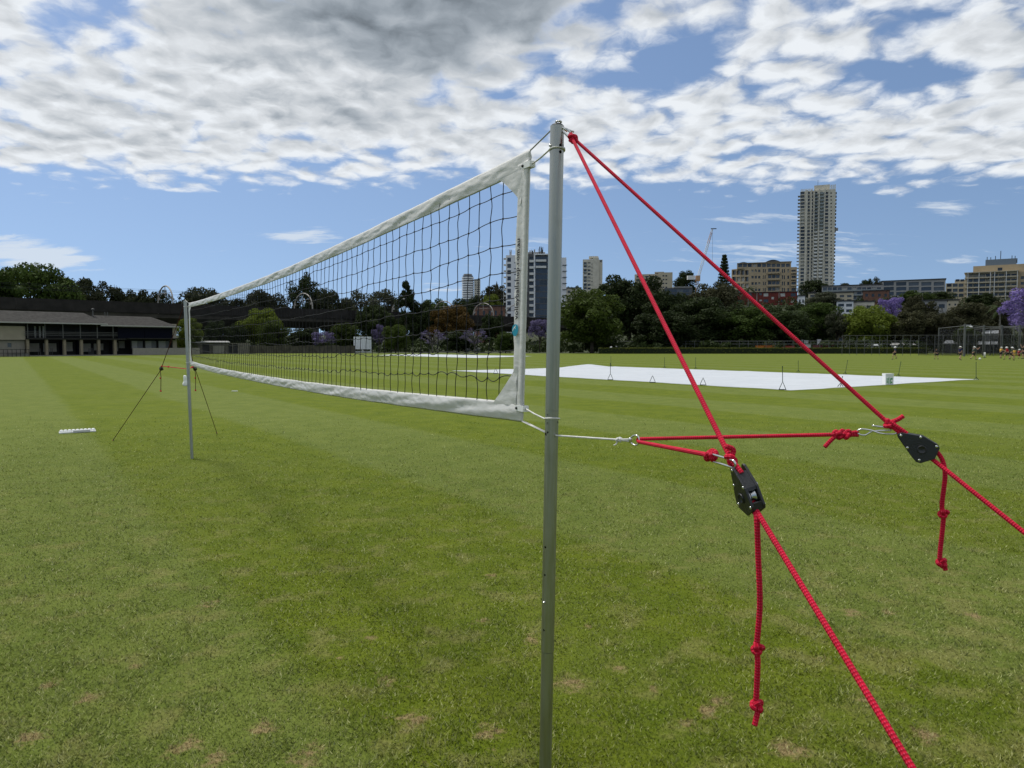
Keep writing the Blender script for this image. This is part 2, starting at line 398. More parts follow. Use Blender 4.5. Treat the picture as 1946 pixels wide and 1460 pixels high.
# ================================================================== the setting
def terrain(x, y):
    if y < 186: return -.6
    a = x/max(y, 1)
    side = .28+.72*sstep(-.05, .22, a)
    if y < 340: h = 21*sstep(186, 340, y)**.8
    elif y < 600: h = 21+15*(y-340)/260
    else: h = 36+10*sstep(600, 1100, y)
    return -.6+h*side
g = MB(); g.quad((-3000, -400, -.006), (3000, -400, -.006), (3000, 5000, -.006), (-3000, 5000, -.006))
struct(g.build('ground', pbr('rough_ground', (.045, .055, .022), .95, var=.25, vscale=.15)))
g = MB()
ys = [-30+6*i for i in range(6)]+[2+.05*i for i in range(1, 121)]+[8.5, 9.5, 11, 13]+[16+5*i for i in range(27)]; xs = [-150+10*i for i in range(15)]+[-5+.05*i for i in range(201)]+[10+10*i for i in range(15)]
g.v = [(x, y, 0.0) for y in ys for x in xs]
for j in range(len(ys)-1):
    for i in range(len(xs)-1):
        n = j*len(xs)+i; g.face((n, n+1, n+len(xs)+1, n+len(xs)))
fo = struct(g.build('playing_field', TURF)); fv = np.array(g.v); set_worn(fo.data, worn_at(fv[:, 0], fv[:, 1]))
g = MB(); NX, NY = 60, 50
for j in range(NY+1):
    y = 184+1100*(j/NY)**1.7
    for i in range(NX+1):
        x = (-1.3+2.6*i/NX)*y
        g.v.append((x, y, terrain(x, y)+.8*noise.noise((x*.05, y*.05, 0))*sstep(190, 230, y)))
for j in range(NY):
    for i in range(NX):
        n = j*(NX+1)+i; g.face((n, n+1, n+NX+2, n+NX+1))
struct(g.build('hillside', pbr('hill_soil', (.030, .038, .016), .95, var=.3, vscale=.1), None, True))

# ------------------------------------------------------------------ near turf, blade by blade
def grass(N=520000, y0=1.9, y1=20.0):
    rs = np.random.RandomState(3)
    y = y0*np.exp(rs.rand(N)*math.log(y1/y0)); x = (rs.rand(N)*2-1)*(y*.86+.5)
    keep = rs.rand(N) < np.clip((20-y)/11, 0, 1)**1.5; x, y = x[keep], y[keep]; N = len(x)
    sc = .75+.25*y/3
    L = (.012+.022*rs.rand(N))*(.8+.2*sc); w = (.0020+.0020*rs.rand(N))*sc
    a = rs.rand(N)*2*math.pi; lean = .65+.75*rs.rand(N)
    # tufts: whole clumps of blades lean and grow together
    L *= .8+.5*np.sin(x*9.1+2*np.sin(y*7.3))*np.sin(y*8.7+1.5*np.sin(x*5.9))
    dx, dy = np.cos(a), np.sin(a); b = rs.rand(N)*2*math.pi
    wx, wy = np.cos(b)*w, np.sin(b)*w
    V = np.empty((N, 3, 3))
    V[:, 0] = np.stack([x-wx, y-wy, np.zeros(N)-.002], 1); V[:, 1] = np.stack([x+wx, y+wy, np.zeros(N)-.002], 1)
    V[:, 2] = np.stack([x+dx*L*np.sin(lean), y+dy*L*np.sin(lean), L*np.cos(lean)+.004], 1)
    me = bpy.data.meshes.new('grass'); me.vertices.add(3*N); me.vertices.foreach_set('co', V.ravel())
    me.loops.add(3*N); me.loops.foreach_set('vertex_index', np.arange(3*N, dtype=np.int32))
    me.polygons.add(N); me.polygons.foreach_set('loop_start', np.arange(0, 3*N, 3, dtype=np.int32))
    me.polygons.foreach_set('loop_total', np.full(N, 3, dtype=np.int32))
    me.materials.append(BLADE); me.update(calc_edges=True); set_worn(me, np.repeat(worn_at(x, y), 3))
    tag(link('grass', me), 'short mown green turf with dry scuffed spots in the foreground', 'grass', kind='stuff')
grass()

# ================================================================== volleyball court
PN0 = Vector((.124, 2.622, 0)); PN1 = at(1059, 240, 2.56); PF0 = gnd(365, 872); PF1 = at(352, 572, PF0.y+.06)
ND = (PF0-PN0); ND.z = 0; ND.normalize(); NC = Vector((ND.y*-1, ND.x, 0))      # along the net; toward the camera's side
if NC.dot(Vector((0, -1, 0))) < 0: NC = -NC
UP = Vector((0, 0, 1))
PR = .0246
def pole_at(p0, p1, z): return p0.lerp(p1, (z-p0.z)/(p1.z-p0.z))
def boolean_holes(o, holes):
    cut = MB()
    for (p, d, r) in holes:
        cut.tube([Vector(p)-Vector(d)*.012, Vector(p)+Vector(d)*.012], r, 10)
    co = cut.build('cutter', DARKM)
    md = o.modifiers.new('holes', 'BOOLEAN'); md.object = co; md.operation = 'DIFFERENCE'; md.solver = 'EXACT'
    bpy.context.view_layer.update()
    dg = bpy.context.evaluated_depsgraph_get()
    me = bpy.data.meshes.new_from_object(o.evaluated_get(dg)); o.modifiers.remove(md)
    old = o.data; o.data = me; bpy.data.meshes.remove(old); bpy.data.objects.remove(co)
def pole_tube(a, b, r0, name, parent, holes=()):
    ax = (b-a).normalized(); m = MB(); seg = 40; n = 0
    M = frame(a, ax.orthogonal(), ax); X = ax.orthogonal().normalized(); Y = ax.cross(X)
    L = (b-a).length
    for (r, t) in ((r0, 0), (r0, L), (r0-.003, L), (r0-.003, 0)):
        for k in range(seg):
            q = 2*math.pi*k/seg; m.v.append(tuple(a+ax*t+X*r*math.cos(q)+Y*r*math.sin(q)))
    for i in range(4):
        for k in range(seg):
            k2 = (k+1) % seg; j = (i+1) % 4
            m.face((i*seg+k, i*seg+k2, j*seg+k2, j*seg+k))
    o = m.build(name, ALU, parent)
    if holes: boolean_holes(o, holes)
    o.data.polygons.foreach_set('use_smooth', [True]*len(o.data.polygons))
    md = o.modifiers.new('edges', 'EDGE_SPLIT'); md.split_angle = R(35)
    return o
def screw(parent, p, d, r, h, name='screw', mat=None):
    m = MB(); d = Vector(d).normalized(); M = frame(p, d.orthogonal(), d.cross(d.orthogonal()))
    M = Matrix((d.orthogonal().normalized(), d.cross(d.orthogonal()).normalized(), d)).transposed().to_4x4(); M.translation = Vector(p)
    m.lathe([(r, -h*.6), (r, h*.4), (r*.7, h*.85), (r*.3, h)], 12, M)
    return m.build(name, mat or STEEL, parent, True)
# directions round the pole as the camera sees them
tocam = Vector((0, -1, 0)); left = Vector((-1, 0, 0))
def around(deg): return (tocam*math.cos(R(deg))+left*math.sin(R(deg))).normalized()   # 0 = facing camera, + = to the left
def near_pole():
    t = thing('volleyball_pole', 'tall grey aluminium net pole close to the camera at the net\'s near end', 'pole', PN0, 'net poles')
    Z = lambda py: at(1040, py, 2.6).z
    zj1, zj2 = Z(779), Z(1238)
    P = lambda z: pole_at(PN0, PN1, z)
    def hole(z, deg, r=.0042, rad=PR): d = around(deg); return (P(z)+d*rad, d, r)
    top = [hole(at(1060, 281, 2.57).z, -28, .006), hole(at(1060, 293, 2.57).z, -28, .006), hole(PN1.z-.07, 62), hole(PN1.z-.07, -62)]
    mid = [hole(Z(y), 40) for y in (787, 803, 820)]+[hole(Z(801), -60)]+[hole(Z(826), -52, .0065), hole(Z(824), 66, .0065)]
    mid += [hole(Z(y), 42) for y in (1037, 1090, 1195)]
    pole_tube(P(zj1+.001), PN1, PR, 'upper_tube', t, top)
    pole_tube(P(zj2+.001), P(zj1-.001), PR, 'middle_tube', t, mid)
    pole_tube(P(.0), P(zj2-.001), PR-.0012, 'lower_tube', t)
    pole_tube(P(zj1-.05), P(zj1+.05), PR-.0034, 'joint_sleeve', t); pole_tube(P(zj2-.05), P(zj2+.05), PR-.0046, 'joint_sleeve', t)
    for z, dg in ((Z(1142), 42), (PN1.z-.07, 66), (PN1.z-.08, -66)): screw(t, P(z)+around(dg)*PR, around(dg), .0052, .007, 'snap_button')
    m = MB(); m.lathe([(PR-.0032, -.004), (PR-.0032, .003), (PR-.007, .006)], 28, Matrix.Translation(PN1)); m.build('end_cap', BLACKP, t, True)
    m = MB(); m.tube([PN1+Vector((.008, 0, 0)), PN1+Vector((.009, 0, .020))], .0050, 12); m.build('top_pin', STEEL, t, True)
    return t
near_pole()
def far_pole():
    t = thing('volleyball_pole', 'thin grey net pole far off at the net\'s far end on the left', 'pole', PF0, 'net poles')
    P = lambda z: pole_at(PF0, PF1, z)
    pole_tube(P(1.501), PF1, PR, 'upper_tube', t); pole_tube(P(.661), P(1.499), PR, 'middle_tube', t); pole_tube(P(0), P(.659), PR-.0012, 'lower_tube', t)
    pole_tube(P(1.45), P(1.55), PR-.0034, 'joint_sleeve', t)
    m = MB(); m.tube([PF1, PF1+UP*.026], .004, 10); m.build('top_pin', STEEL, t, True)
    m = MB(); m.lathe([(PR-.0032, -.004), (PR-.0032, .003), (PR-.007, .006)], 24, Matrix.Translation(PF1)); m.build('end_cap', BLACKP, t, True)
far_pole()

# ---- the net
TN = at(1008, 283, 2.714); BN = at(994, 803, 2.752)
sF = (PF0-PN0).length-.10
TF = Vector((0, 0, 2.470))+(PN0+ND*sF).xyz; TF = Vector((PN0.x+ND.x*sF, PN0.y+ND.y*sF, 2.470)); BF = Vector((TF.x, TF.y, 1.492))
LEN = (TF-TN).length
def NP(s, h, off=0.0):            # s metres from near end, h metres above the bottom edge as share of height
    k = s/LEN; sag = 4*k*(1-k)
    a = BN.lerp(BF, k); b = TN.lerp(TF, k)
    a = a-UP*.055*sag; b = b-UP*.07*sag
    return a.lerp(b, h)+NC*(off+.02*math.sin(k*9+h*2)*sag*.6)
HT = (TN-BN).length; TAPE = .074/HT; SIDE = .088
def nz(*a): return noise.noise(Vector(a))
def tape(name, s0, s1, h0, h1, parent, thick, n, m, seed, amp=.006):
    """flattened sleeve of vinyl with folds"""
    mb = MB(); 
    for i in range(n+1):
        s = s0+(s1-s0)*i/n
        for k in range(2*m):
            f = k/m if k < m else (2*m-k)/m          # 0..1 up the front, down the back
            side = 1 if k < m else -1
            h = h0+(h1-h0)*f
            ed = math.sin(math.pi*min(max(f, 0), 1))
            w = thick*(.25+.75*ed)
            wr = amp*(.8*nz(s*3.5+seed, f*2.0+s*3.0, seed)+.7*(1-2*abs(nz(s*7+f*1.2, f*3.5-s*4, seed+3)))*.5+.22*nz(s*30, f*5-s*14, seed))*(.35+.65*ed)
            e = .0025*nz(s*3, seed, f*2) 
            p = NP(s, h)+NC*(side*w+wr)+UP*e
            mb.v.append(tuple(p))
    q = 2*m
    for i in range(n):
        for k in range(q):
            k2 = (k+1) % q; mb.face((i*q+k, (i+1)*q+k, (i+1)*q+k2, i*q+k2))
    mb.face(list(range(q))); mb.face([n*q+k for k in range(q)][::-1])
    return mb.build(name, VINYL, parent, True)
def make_net():
    t = thing('volleyball_net', 'black volleyball net with white vinyl tapes stretched between two grey poles', 'net', (PN0.x, PN0.y, 0))
    tape('top_tape', -.002, LEN, 1-TAPE, 1.0, t, .0035, 620, 10, 1.7, .0085)
    tape('bottom_tape', .0, LEN, 0.0, TAPE*1.05, t, .0035, 620, 10, 5.1, .0095)
    # side sleeves with a dowel inside
    for (sa, sb, sd, nm) in ((.0, SIDE, 3.3, 'near'), (LEN-SIDE, LEN, 8.1, 'far')):
        mb = MB(); nh, m = 120, 8
        for i in range(nh+1):
            h = TAPE*.55+(1-TAPE*1.1)*i/nh
            inner = .010*nz(h*7, sd, 0)+.004*nz(h*22, sd, 1)
            for k in range(2*m):
                f = k/m if k < m else (2*m-k)/m
                side = 1 if k < m else -1
                ff = f if nm == 'near' else 1-f
                s = sa+(sb-sa)*f
                dw = max(0, 1-abs(ff-.18)/.20)
                w = .0035+.0085*math.sqrt(dw)
                if nm == 'near' and f > .6: s += inner*(f-.6)/.4
                wr = (.0045*nz(h*11+f*3, f*2, sd)+.0025*nz(h*30-f*9, f*3, sd))*(.3+.7*ff)
                mb.v.append(tuple(NP(s, h)+NC*(side*w*.9+wr)))
        q = 2*m
        for i in range(nh):
            for k in range(q):
                k2 = (k+1) % q; mb.face((i*q+k, i*q+k2, (i+1)*q+k2, (i+1)*q+k))
        mb.face(list(range(q))[::-1]); mb.face([nh*q+k for k in range(q)])
        mb.build('side_tape', VINYL, t, True)
    # corner gussets
    for end in (0, 1):
        for top in (0, 1):
            mb = MB(); n = 14; lx, lh = (.165, .125) if top else (.18, .15)
            rows = []
            for i in range(n+1):
                a = i/n
                wid = lx*(1-a)**(1.15 if not top else 1.35)
                row = []
                for k in range(9):
                    s = SIDE*.55+(wid+.01)*k/8
                    h = (1-TAPE*.85-lh*a) if top else (TAPE*.85+lh*a)
                    ss_ = s if end == 0 else LEN-s
                    row.append(NP(ss_, h)+NC*(.0025+.004*nz(s*20, h*30, 3+top)))
                rows.append(row)
            for sgn in (1, -1):
                off = NC*(.0016*sgn)
                base = len(mb.v)
                for r_ in rows:
                    for p in r_: mb.v.append(tuple(p+off))
                for i in range(n):
                    for k in range(8):
                        b0 = base+i*9+k; mb.face((b0, b0+1, b0+10, b0+9))
            mb.build('corner_gusset', VINYL, t, True)
    # stitched seam lines of the tapes
    # cords: each its own part
    h_lo, h_hi = TAPE*.6, 1-TAPE*.6
    rows = [1-TAPE-(.055+.1045*i)/HT for i in range(8)]
    rs = random.Random(11)
    def drift(s, h): return .012*nz(s*2.2, h*5, 4.0)+.006*nz(s*7.1, h*9, 2.0)
    def ydrift(s, h): return (.010*nz(s*1.7, h*4, 9.0)+.007*nz(s*6, h*7, 1.0))*(1+.8*(1-h))
    ncol = int((LEN-SIDE*2)/.1)
    sp = (LEN-2*SIDE)/(ncol+1)
    def node(i, j):
        s = SIDE+sp*(i+1) if i >= 0 else SIDE*.7
        if i >= ncol: s = LEN-SIDE*.7
        h = rows[j] if 0 <= j < 8 else (h_hi if j < 0 else h_lo)
        k = 1 if 0 <= j < 8 else .0
        return NP(s+drift(s, h)*1.0, h+ydrift(s, h)*k/HT, .004*nz(s*3, h*6, 7)*k)
    def cr(s): return .0017
    for i in range(ncol):
        pts = [node(i, j) for j in range(-1, 9)]
        path = []
        for a, b in zip(pts, pts[1:]):
            am = rs.uniform(-.009, .009)
            for k in range(6):
                u = k/6; path.append(a.lerp(b, u)+ND*(am*math.sin(math.pi*2*u*.5)+.4*am*math.sin(math.pi*2*u)))
        path.append(pts[-1])
        m = MB(); m.tube(path, .0019, 5)
        for p in pts[1:-1]:
            m.lathe([(.001, -.0045), (.0042, -.002), (.0042, .002), (.001, .0045)], 6, Matrix.Translation(p))
        m.build('mesh_cord', NETC, t, True)
    for j in range(8):
        pts = [node(i, j) for i in range(-1, ncol+1)]
        path = []
        for a, b in zip(pts, pts[1:]):
            sg = (.002+.011*max(0, (j-4)/3)*rs.uniform(.3, 1.3))*(1 if rs.random() < .75 else -.6)
            for k in range(6):
                u = k/6; path.append(a.lerp(b, u)-UP*sg*math.sin(math.pi*u))
        path.append(pts[-1])
        m = MB(); m.tube(path, .0019, 5); m.build('mesh_cord', NETC, t, True)
    # printing on the near side sleeve
    cu = bpy.data.curves.new('printing', 'FONT'); cu.body = 'volleyballshop.com.au'; cu.size = .032; cu.extrude = .0002; cu.offset = .0008
    cu.space_character = 1.06; cu.resolution_u = 4
    to = bpy.data.objects.new('tmp', cu); C.objects.link(to); bpy.context.view_layer.update()
    me = bpy.data.meshes.new_from_object(to.evaluated_get(bpy.context.evaluated_depsgraph_get()))
    bpy.data.objects.remove(to)
    co = np.array([v.co[:] for v in me.vertices]); w = co[:, 0].max(); x0 = co[:, 0].min()
    h_a = (at(990, 607, 2.79).z-BN.z)/HT; h_b = (at(996, 452, 2.76).z-BN.z)/HT
    for v in me.vertices:
        f = (v.co.x-x0)/(w-x0); h = h_a+(h_b-h_a)*f
        s = .046+v.co.y*1.1
        q = s/SIDE; dw = max(0, 1-abs(q-.18)/.20)
        wid = .0035+.0085*math.sqrt(dw)
        p = NP(s, h)+NC*(wid*.9+.0045*abs(nz(h*11, 1, 3.3))*.6+.0042+v.co.z)
        v.co = p
    me.materials.clear(); me.materials.append(pbr('print_black', (.012, .012, .014), .6))
    link('printed_lettering', me, t)
    hl = (at(988, 627, 2.79).z-BN.z)/HT
    def flat(outline, off, mat, nm, par):
        m = MB(); pts = [NP(.057+x, hl+y/HT)+NC*(.0125+off) for (x, y) in outline]
        n = len(pts); m.v = [tuple(p) for p in pts]+[tuple(p-NC*.001) for p in pts]
        m.face(range(n)); m.face([n+i for i in range(n)][::-1])
        for i in range(n): m.face((i, (i+1) % n, n+(i+1) % n, n+i))
        return m.build(nm, mat, par)
    el = [(.0225*math.cos(a)+.0015*math.sin(2*a), .0235*math.sin(a)) for a in [2*math.pi*i/40 for i in range(40)]]
    lg = flat(el, 0, pbr('print_teal', (.010, .245, .36), .5), 'printed_logo', t)
    sw = [(.018, .0005), (.012, .008), (.004, .0145), (-.004, .0175), (-.007, .0165), (-.002, .0135), (-.001, .009), (-.004, .004), (-.001, .0055), (.004, .010), (.010, .006), (.0165, -.004)]
    flat(sw, .0006, pbr('print_white', (.75, .75, .73), .5), 'logo_swoosh', lg)
    # clamps on the dowel ends, with bolt, and cords to the poles
    for end in (0, 1):
        for top in (1, 0):
            s = .018 if end == 0 else LEN-.018; sg = -1 if end == 0 else 1
            c = NP(s, 1-.058/HT if top else .055/HT)
            d = ND*sg
            M = frame(c+NC*.0, d, NC)
            m = MB()
            m.box((-.020, .0095, -.011), (.036, .0130, .011), M); m.box((-.020, -.0130, -.011), (.036, -.0095, .011), M)
            m.box((.0325, -.0096, -.0112), (.0365, .0096, .0112), M)
            m.build('dowel_clamp', WHITEP, t)
            screw(t, c+NC*.013-d*.012, NC, .0058, .006, 'bolt', DARKM)
            p0, p1 = (PN0, PN1) if end == 0 else (PF0, PF1)
            z = (c.z+(.045 if top else -.035)*(1 if end == 0 else .2))
            if end == 0: z = at(1058, 287, 2.57).z if top else at(1041, 795, 2.6).z
            pc = pole_at(p0, p1, z); a = c+d*.036
            m = MB(); ang0 = math.atan2(-d.y, -d.x)
            loop = []
            for k in range(25):
                q = ang0+R(60)+R(330)*k/24
                loop.append(pc+Vector((math.cos(q), math.sin(q), 0))*(PR+.003)+UP*(.004*math.sin(k/24*6)))
            m.tube([a, (a+loop[0])/2-UP*.002]+loop, .0031, 8, cap=True)
            m.build('tie_cord', CORDW, t, True)
    # top and bottom tension cords
    m = MB(); m.tube([TN-UP*.006, PN1+UP*.004+ND*PR*.4, PN1+UP*.012], .0026, 8); m.build('tension_cord', pbr('grey_cable', (.30, .30, .29), .6), t, True)
    zc = at(1041, 823, 2.6).z; pc = pole_at(PN0, PN1, zc)
    for o_ in (.004, -.004):
        m = MB(); m.tube([BN+UP*.004+NC*o_, pc+ND*PR*.8+NC*(.006+o_)], .0026, 8); m.build('tension_cord', CORDW, t, True)
    m = MB(); m.tube([TF-UP*.006, PF1+UP*.01], .003, 6); m.build('tension_cord', CORDW, t, True)
    m = MB(); m.tube([BF+UP*.004, pole_at(PF0, PF1, 1.43)], .003, 6); m.build('tension_cord', CORDW, t, True)
    return t
make_net()

# ---- ropes
RR = .0056
def knot(parent, c, axis, r=RR, k=1.0, seed=0, mat=None, name='knot'):
    axis = Vector(axis).normalized(); M = frame(c, axis.orthogonal(), axis.cross(axis.orthogonal()))
    x = axis.orthogonal().normalized(); y = axis.cross(x)
    a0 = seed*1.3; pts = []
    s = r*.80*k
    for i in range(73):
        t = 2*math.pi*i/72
        px_ = (math.sin(t)+2*math.sin(2*t))*s; py_ = (math.cos(t)-2*math.cos(2*t))*s; pz = -math.sin(3*t)*s*1.25
        q = x*math.cos(a0)+y*math.sin(a0); w = axis.cross(q)
        # the knot lies roughly along the rope, squeezed sideways
        pts.append(Vector(c)+axis*px_*.85+q*py_*.82+w*pz)
    m = MB(); m.tube(pts, r*1.02, 12, braid=r > .004, cap=False)
    return m.build(name, mat or RED, parent, True)
def rope(parent, pts, r=RR, name='rope', mat=None, step=.0020, seg=14, braid=True):
    m = MB(); m.tube(resample(pts, step), r, seg, braid=braid); return m.build(name, mat or RED, parent, True)
def stadium(c, ax, up, L, wd, n=10, open_=False):
    ax = Vector(ax).normalized(); up = Vector(up); up = (up-ax*up.dot(ax)).normalized(); pts = []
    for i in range(n+1):
        a = -math.pi/2+math.pi*i/n; pts.append(c+ax*(L/2-wd/2+wd/2*math.cos(a))+up*wd/2*math.sin(a))
    for i in range(n+1):
        a = math.pi/2+math.pi*i/n; pts.append(c+ax*(-(L/2-wd/2)+wd/2*math.cos(a))+up*wd/2*math.sin(a))
    if not open_: pts.append(pts[0])
    return pts
# ratchet block, local x along the rope (front = knot end), y across, z thickness
OUT = [(0, .004), (.004, .0085), (.055, .0165), (.092, .006), (.0985, -.001), (.0965, -.031), (.070, -.0525), (.060, -.053), (.048, -.045), (.0015, -.006), (-.001, 0)]
def ratchet(label, M, group, hub_y=-.018):
    t = thing('rope_ratchet', label, 'pulley', M.translation, group)
    T = .0155
    for sg in (1, -1):
        m = MB(); a, b = sorted((sg*T, sg*(T-.006)))
        m.prism(OUT, a, b, M); o = m.build('side_plate', BLACKP, t)
        bv = o.modifiers.new('bevel', 'BEVEL'); bv.width = .0016; bv.segments = 2; bv.limit_method = 'ANGLE'
        for (x, y) in ((.0065, .0015), (.050, .0115), (.0905, .0005), (.030, -.024), (.0645, -.0455)):
            screw(o, M @ Vector((x, y, sg*T)), M.to_3x3() @ Vector((0, 0, sg)), .0034, .0016)
        m = MB(); Z = M @ Matrix.Translation((.062, hub_y, sg*T)) @ (Matrix.Rotation(math.pi, 4, 'X') if sg < 0 else Matrix.Identity(4))
        m.lathe([(.011, -.001), (.011, .002), (.009, .0032), (.0075, .0012)], 24, Z); m.build('hub', BLACKP, o, True)
    # bridging walls between the plates leave slots for the rope
    m = MB()
    m.prism([(.016, .0095), (.054, .0150), (.060, .0130), (.060, .0085), (.018, .0045)], -.0094, .0094, M)
    m.prism([(.086, .0080), (.0975, -.001), (.0965, -.008), (.090, -.006), (.082, .003)], -.0094, .0094, M)
    m.prism([(.010, -.010), (.048, -.0445), (.052, -.040), (.014, -.005)], -.0094, .0094, M)
    m.build('bridge', BLACKP, t)
    m = MB(); m.lathe([(.024, -.008), (.024, -.006), (.017, -.001), (.017, .001), (.024, .006), (.024, .008)], 28, M @ Matrix.Translation((.062, hub_y, 0))); m.build('sheave', STEEL, t, True)
    return t
HOOKP = PN1+Vector((.032, -.012, -.045))
GA = 'guy ropes of the near pole'
KA = at(1389, 872, 1.47); KB = at(1690, 806, 1.86)
KT = at(1089, 264, 2.53)
SA = Vector((.96, -.62, .02)); SB = Vector((2.62, .42, .02))
RA = at(1401, 886, 1.455); RAe = at(1446, 975, 1.40)
RB = at(1706, 826, 1.845); RBe = at(1792, 852, 1.80)
MA = frame(RA, RAe-RA, Vector((.08, -.95, .30)))
MBm = frame(RB, RBe-RB, Vector((.12, -.05, 1)))
def guy_near(which):
    if which == 'A':
        K, S, M = KA, SA, MA
        lab = 'bright red braided guy rope slanting down towards the bottom right corner with knotted tail'
        rlab = 'black rope ratchet seen edge-on on the nearer red guy rope'
    else:
        K, S, M = KB, SB, MBm
        lab = 'red braided guy rope running to the right edge with knotted tail'
        rlab = 'black rope ratchet seen flat with five silver screws at the right'
    t = thing('guy_rope', lab, 'rope', S, GA)
    ax = (K-KT).normalized(); sd = Vector((.004, 0, 0)) if which == 'B' else Vector((-.003, -.004, 0))
    rope(t, [KT+sd+ax*.004, K])
    knot(t, K, ax, seed=1 if which == 'A' else 3, k=.95)
    p_in = M @ Vector((.012, .002, 0)); dn = (S-(M @ Vector((.10, -.012, 0)))).normalized()
    rope(t, [K, p_in, M @ Vector((.030, -.004, 0))])
    rope(t, [K+M.to_3x3() @ Vector((0, .006, .004)), M @ Vector((.02, .009, .002))])
    out = M @ Vector((.082, -.030, 0)) if which == 'B' else M @ Vector((.097, -.006, .004))
    end = S
    if which == 'B': far = at(1946, 1012, 1.62); d = far-out; end = out+d*((.02-out.z)/d.z)
    else: far = at(1740, 1470, 1.00); d = far-out; end = out+d*((.02-out.z)/d.z)
    rope(t, [out-d.normalized()*.02, end], step=.0022)
    # tail with two overhand knots
    if which == 'A':
        pts = [M @ Vector((.094, -.026, .0)), at(1438, 985, 1.398), at(1441, 1060, 1.398), at(1444, 1150, 1.395), at(1438, 1230, 1.395), at(1440, 1260, 1.395), at(1437, 1338, 1.395), at(1440, 1350, 1.395), at(1434, 1379, 1.390)]
        kn = [at(1440, 1232, 1.395), at(1439, 1341, 1.395)]
    else:
        pts = [M @ Vector((.093, -.010, 0)), at(1791, 875, 1.80), at(1796, 905, 1.79), at(1790, 960, 1.79), at(1793, 985, 1.79), at(1786, 1060, 1.79), at(1793, 1070, 1.79), at(1797, 1084, 1.787)]
        kn = [at(1793, 975, 1.79), at(1790, 1070, 1.79)]
    rope(t, smooth_path(pts, 10), name='tail')
    for i, k in enumerate(kn): knot(t, k, Vector((.1, 0, 1)), k=.86, seed=2+i*2)
    if which == 'B': rope(t, smooth_path([K+Vector((0, 0, .004)), K+Vector((.018, -.006, .012)), K+Vector((.032, -.008, .022))], 6), name='loose_end')
    if which == 'A': rope(t, smooth_path([K+Vector((.0, 0, .0)), K+Vector((.006, .004, .018)), K+Vector((-.010, .004, .026))], 6), name='loose_end')
    ratchet(rlab, M, 'rope ratchets of the near pole')
    return end
ENDA = guy_near('A'); ENDB = guy_near('B')
def peg(p, d, lab):
    t = thing('ground_peg', lab, 'peg', (p.x, p.y, 0), 'ground pegs')
    d = Vector(d).normalized()
    m = MB(); m.tube([p+d*.03+UP*.01, p-Vector((d.x, d.y, 0))*.0-UP*.16-Vector((d.x, d.y, 0))*.05], lambda u: .009*(1-.6*u), 10); m.build('spike', DARKM, t, True)
    m = MB(); m.tube([p+Vector((.014*math.cos(a), .014*math.sin(a), .012)) for a in [2*math.pi*i/16 for i in range(17)]], .0035, 8, cap=False); m.build('ring', pbr('orange_cord', (.5, .12, .02), .6), t, True)
# top hook and knot where both guy ropes join
def top_hook():
    t = thing('top_hook', 'steel hook with red knot over the top of the near pole', 'hook', PN1, None)
    c = PN1+Vector((.004, -.002, .014)); e = at(1087, 250, 2.545)
    ax = (e-c).normalized(); side = Vector((0, 0, 1))
    m = MB(); r_ = .0034
    loop = [c+Vector((.010*math.cos(a), .010*math.sin(a), 0)) for a in [R(200+30*i) for i in range(8)]]
    m.tube(smooth_path(loop+[at(1071, 243, 2.55)+UP*.0, at(1091, 251, 2.545)], 5), r_, 10); m.build('hook_arm', STEEL, t, True)
    m = MB(); m.tube([c+Vector((-.010, .0, -.002)), at(1066, 241, 2.545), at(1078, 250, 2.54)], r_, 10); m.build('hook_shank', STEEL, t, True)
    m = MB(); m.tube(stadium(at(1079, 253, 2.54), at(1088, 262, 2.535)-at(1072, 246, 2.545), Vector((0, .3, 1)), .040, .017), r_, 10, cap=False); m.build('hook_eye', STEEL, t, True)
    kx = (KA-KT).normalized()
    rope(t, [at(1082, 256, 2.537), KT], .0068); rope(t, [at(1084, 254, 2.541), KT+Vector((.003, 0, 0))], .0066)
    knot(t, KT, kx, RR*1.12, 1.22, 1); knot(t, KT-kx*.004, kx, RR*1.1, 1.1, 4)
top_hook()
# white line from pole to the carabiner
CB = at(1208, 837, 2.19); WK = at(1176, 836, 2.245)
def white_line():
    pc = pole_at(PN0, PN1, at(1041, 826, 2.6).z); st = pc+around(-40)*PR*.7
    t = thing('tension_line', 'white cord tied from the near pole to a steel clip', 'cord', st)
    rope(t, [st, WK], .0034, 'cord', CORDW, .006, 10, False)
    knot(t, WK, (WK-st), .0033, 1.25, 2, CORDW); knot(t, WK+(WK-st).normalized()*.005, (WK-st), .0033, 1.0, 5, CORDW)
    d = (CB-WK).normalized()
    rope(t, [WK, WK+d*.045+UP*.002], .0036, 'eye_loop', CORDW, .006, 10, False); rope(t, [WK, WK+d*.045-UP*.003], .0036, 'eye_loop', CORDW, .006, 10, False)
    rope(t, smooth_path([WK, WK+Vector((-.010, -.004, -.014)), WK+Vector((-.017, -.004, -.017))], 5), .0022, 'loose_end', CORDW, .004, 8, False)
    m = MB(); m.lathe([(.0045, -.008), (.0055, -.004), (.0055, .004), (.0045, .008)], 12, frame(WK+d*.049, UP, NC) @ Matrix.Rotation(math.pi/2, 4, 'Y'))
    m.build('swivel', STEEL, t, True)
    # pear-shaped clip
    c = WK+d*.066; u = Vector((0, 0, 1)); pts = []
    for i in range(25):
        a = 2*math.pi*i/24; w = .0155*(.55+.45*(.5+.5*math.cos(a)))*1.25
        pts.append(c+d*(.019*math.cos(a))+u*w*math.sin(a))
    m = MB(); m.tube(pts, .0027, 10, cap=False); m.build('clip', STEEL, t, True)
    return c+d*.017
CLIP = white_line()
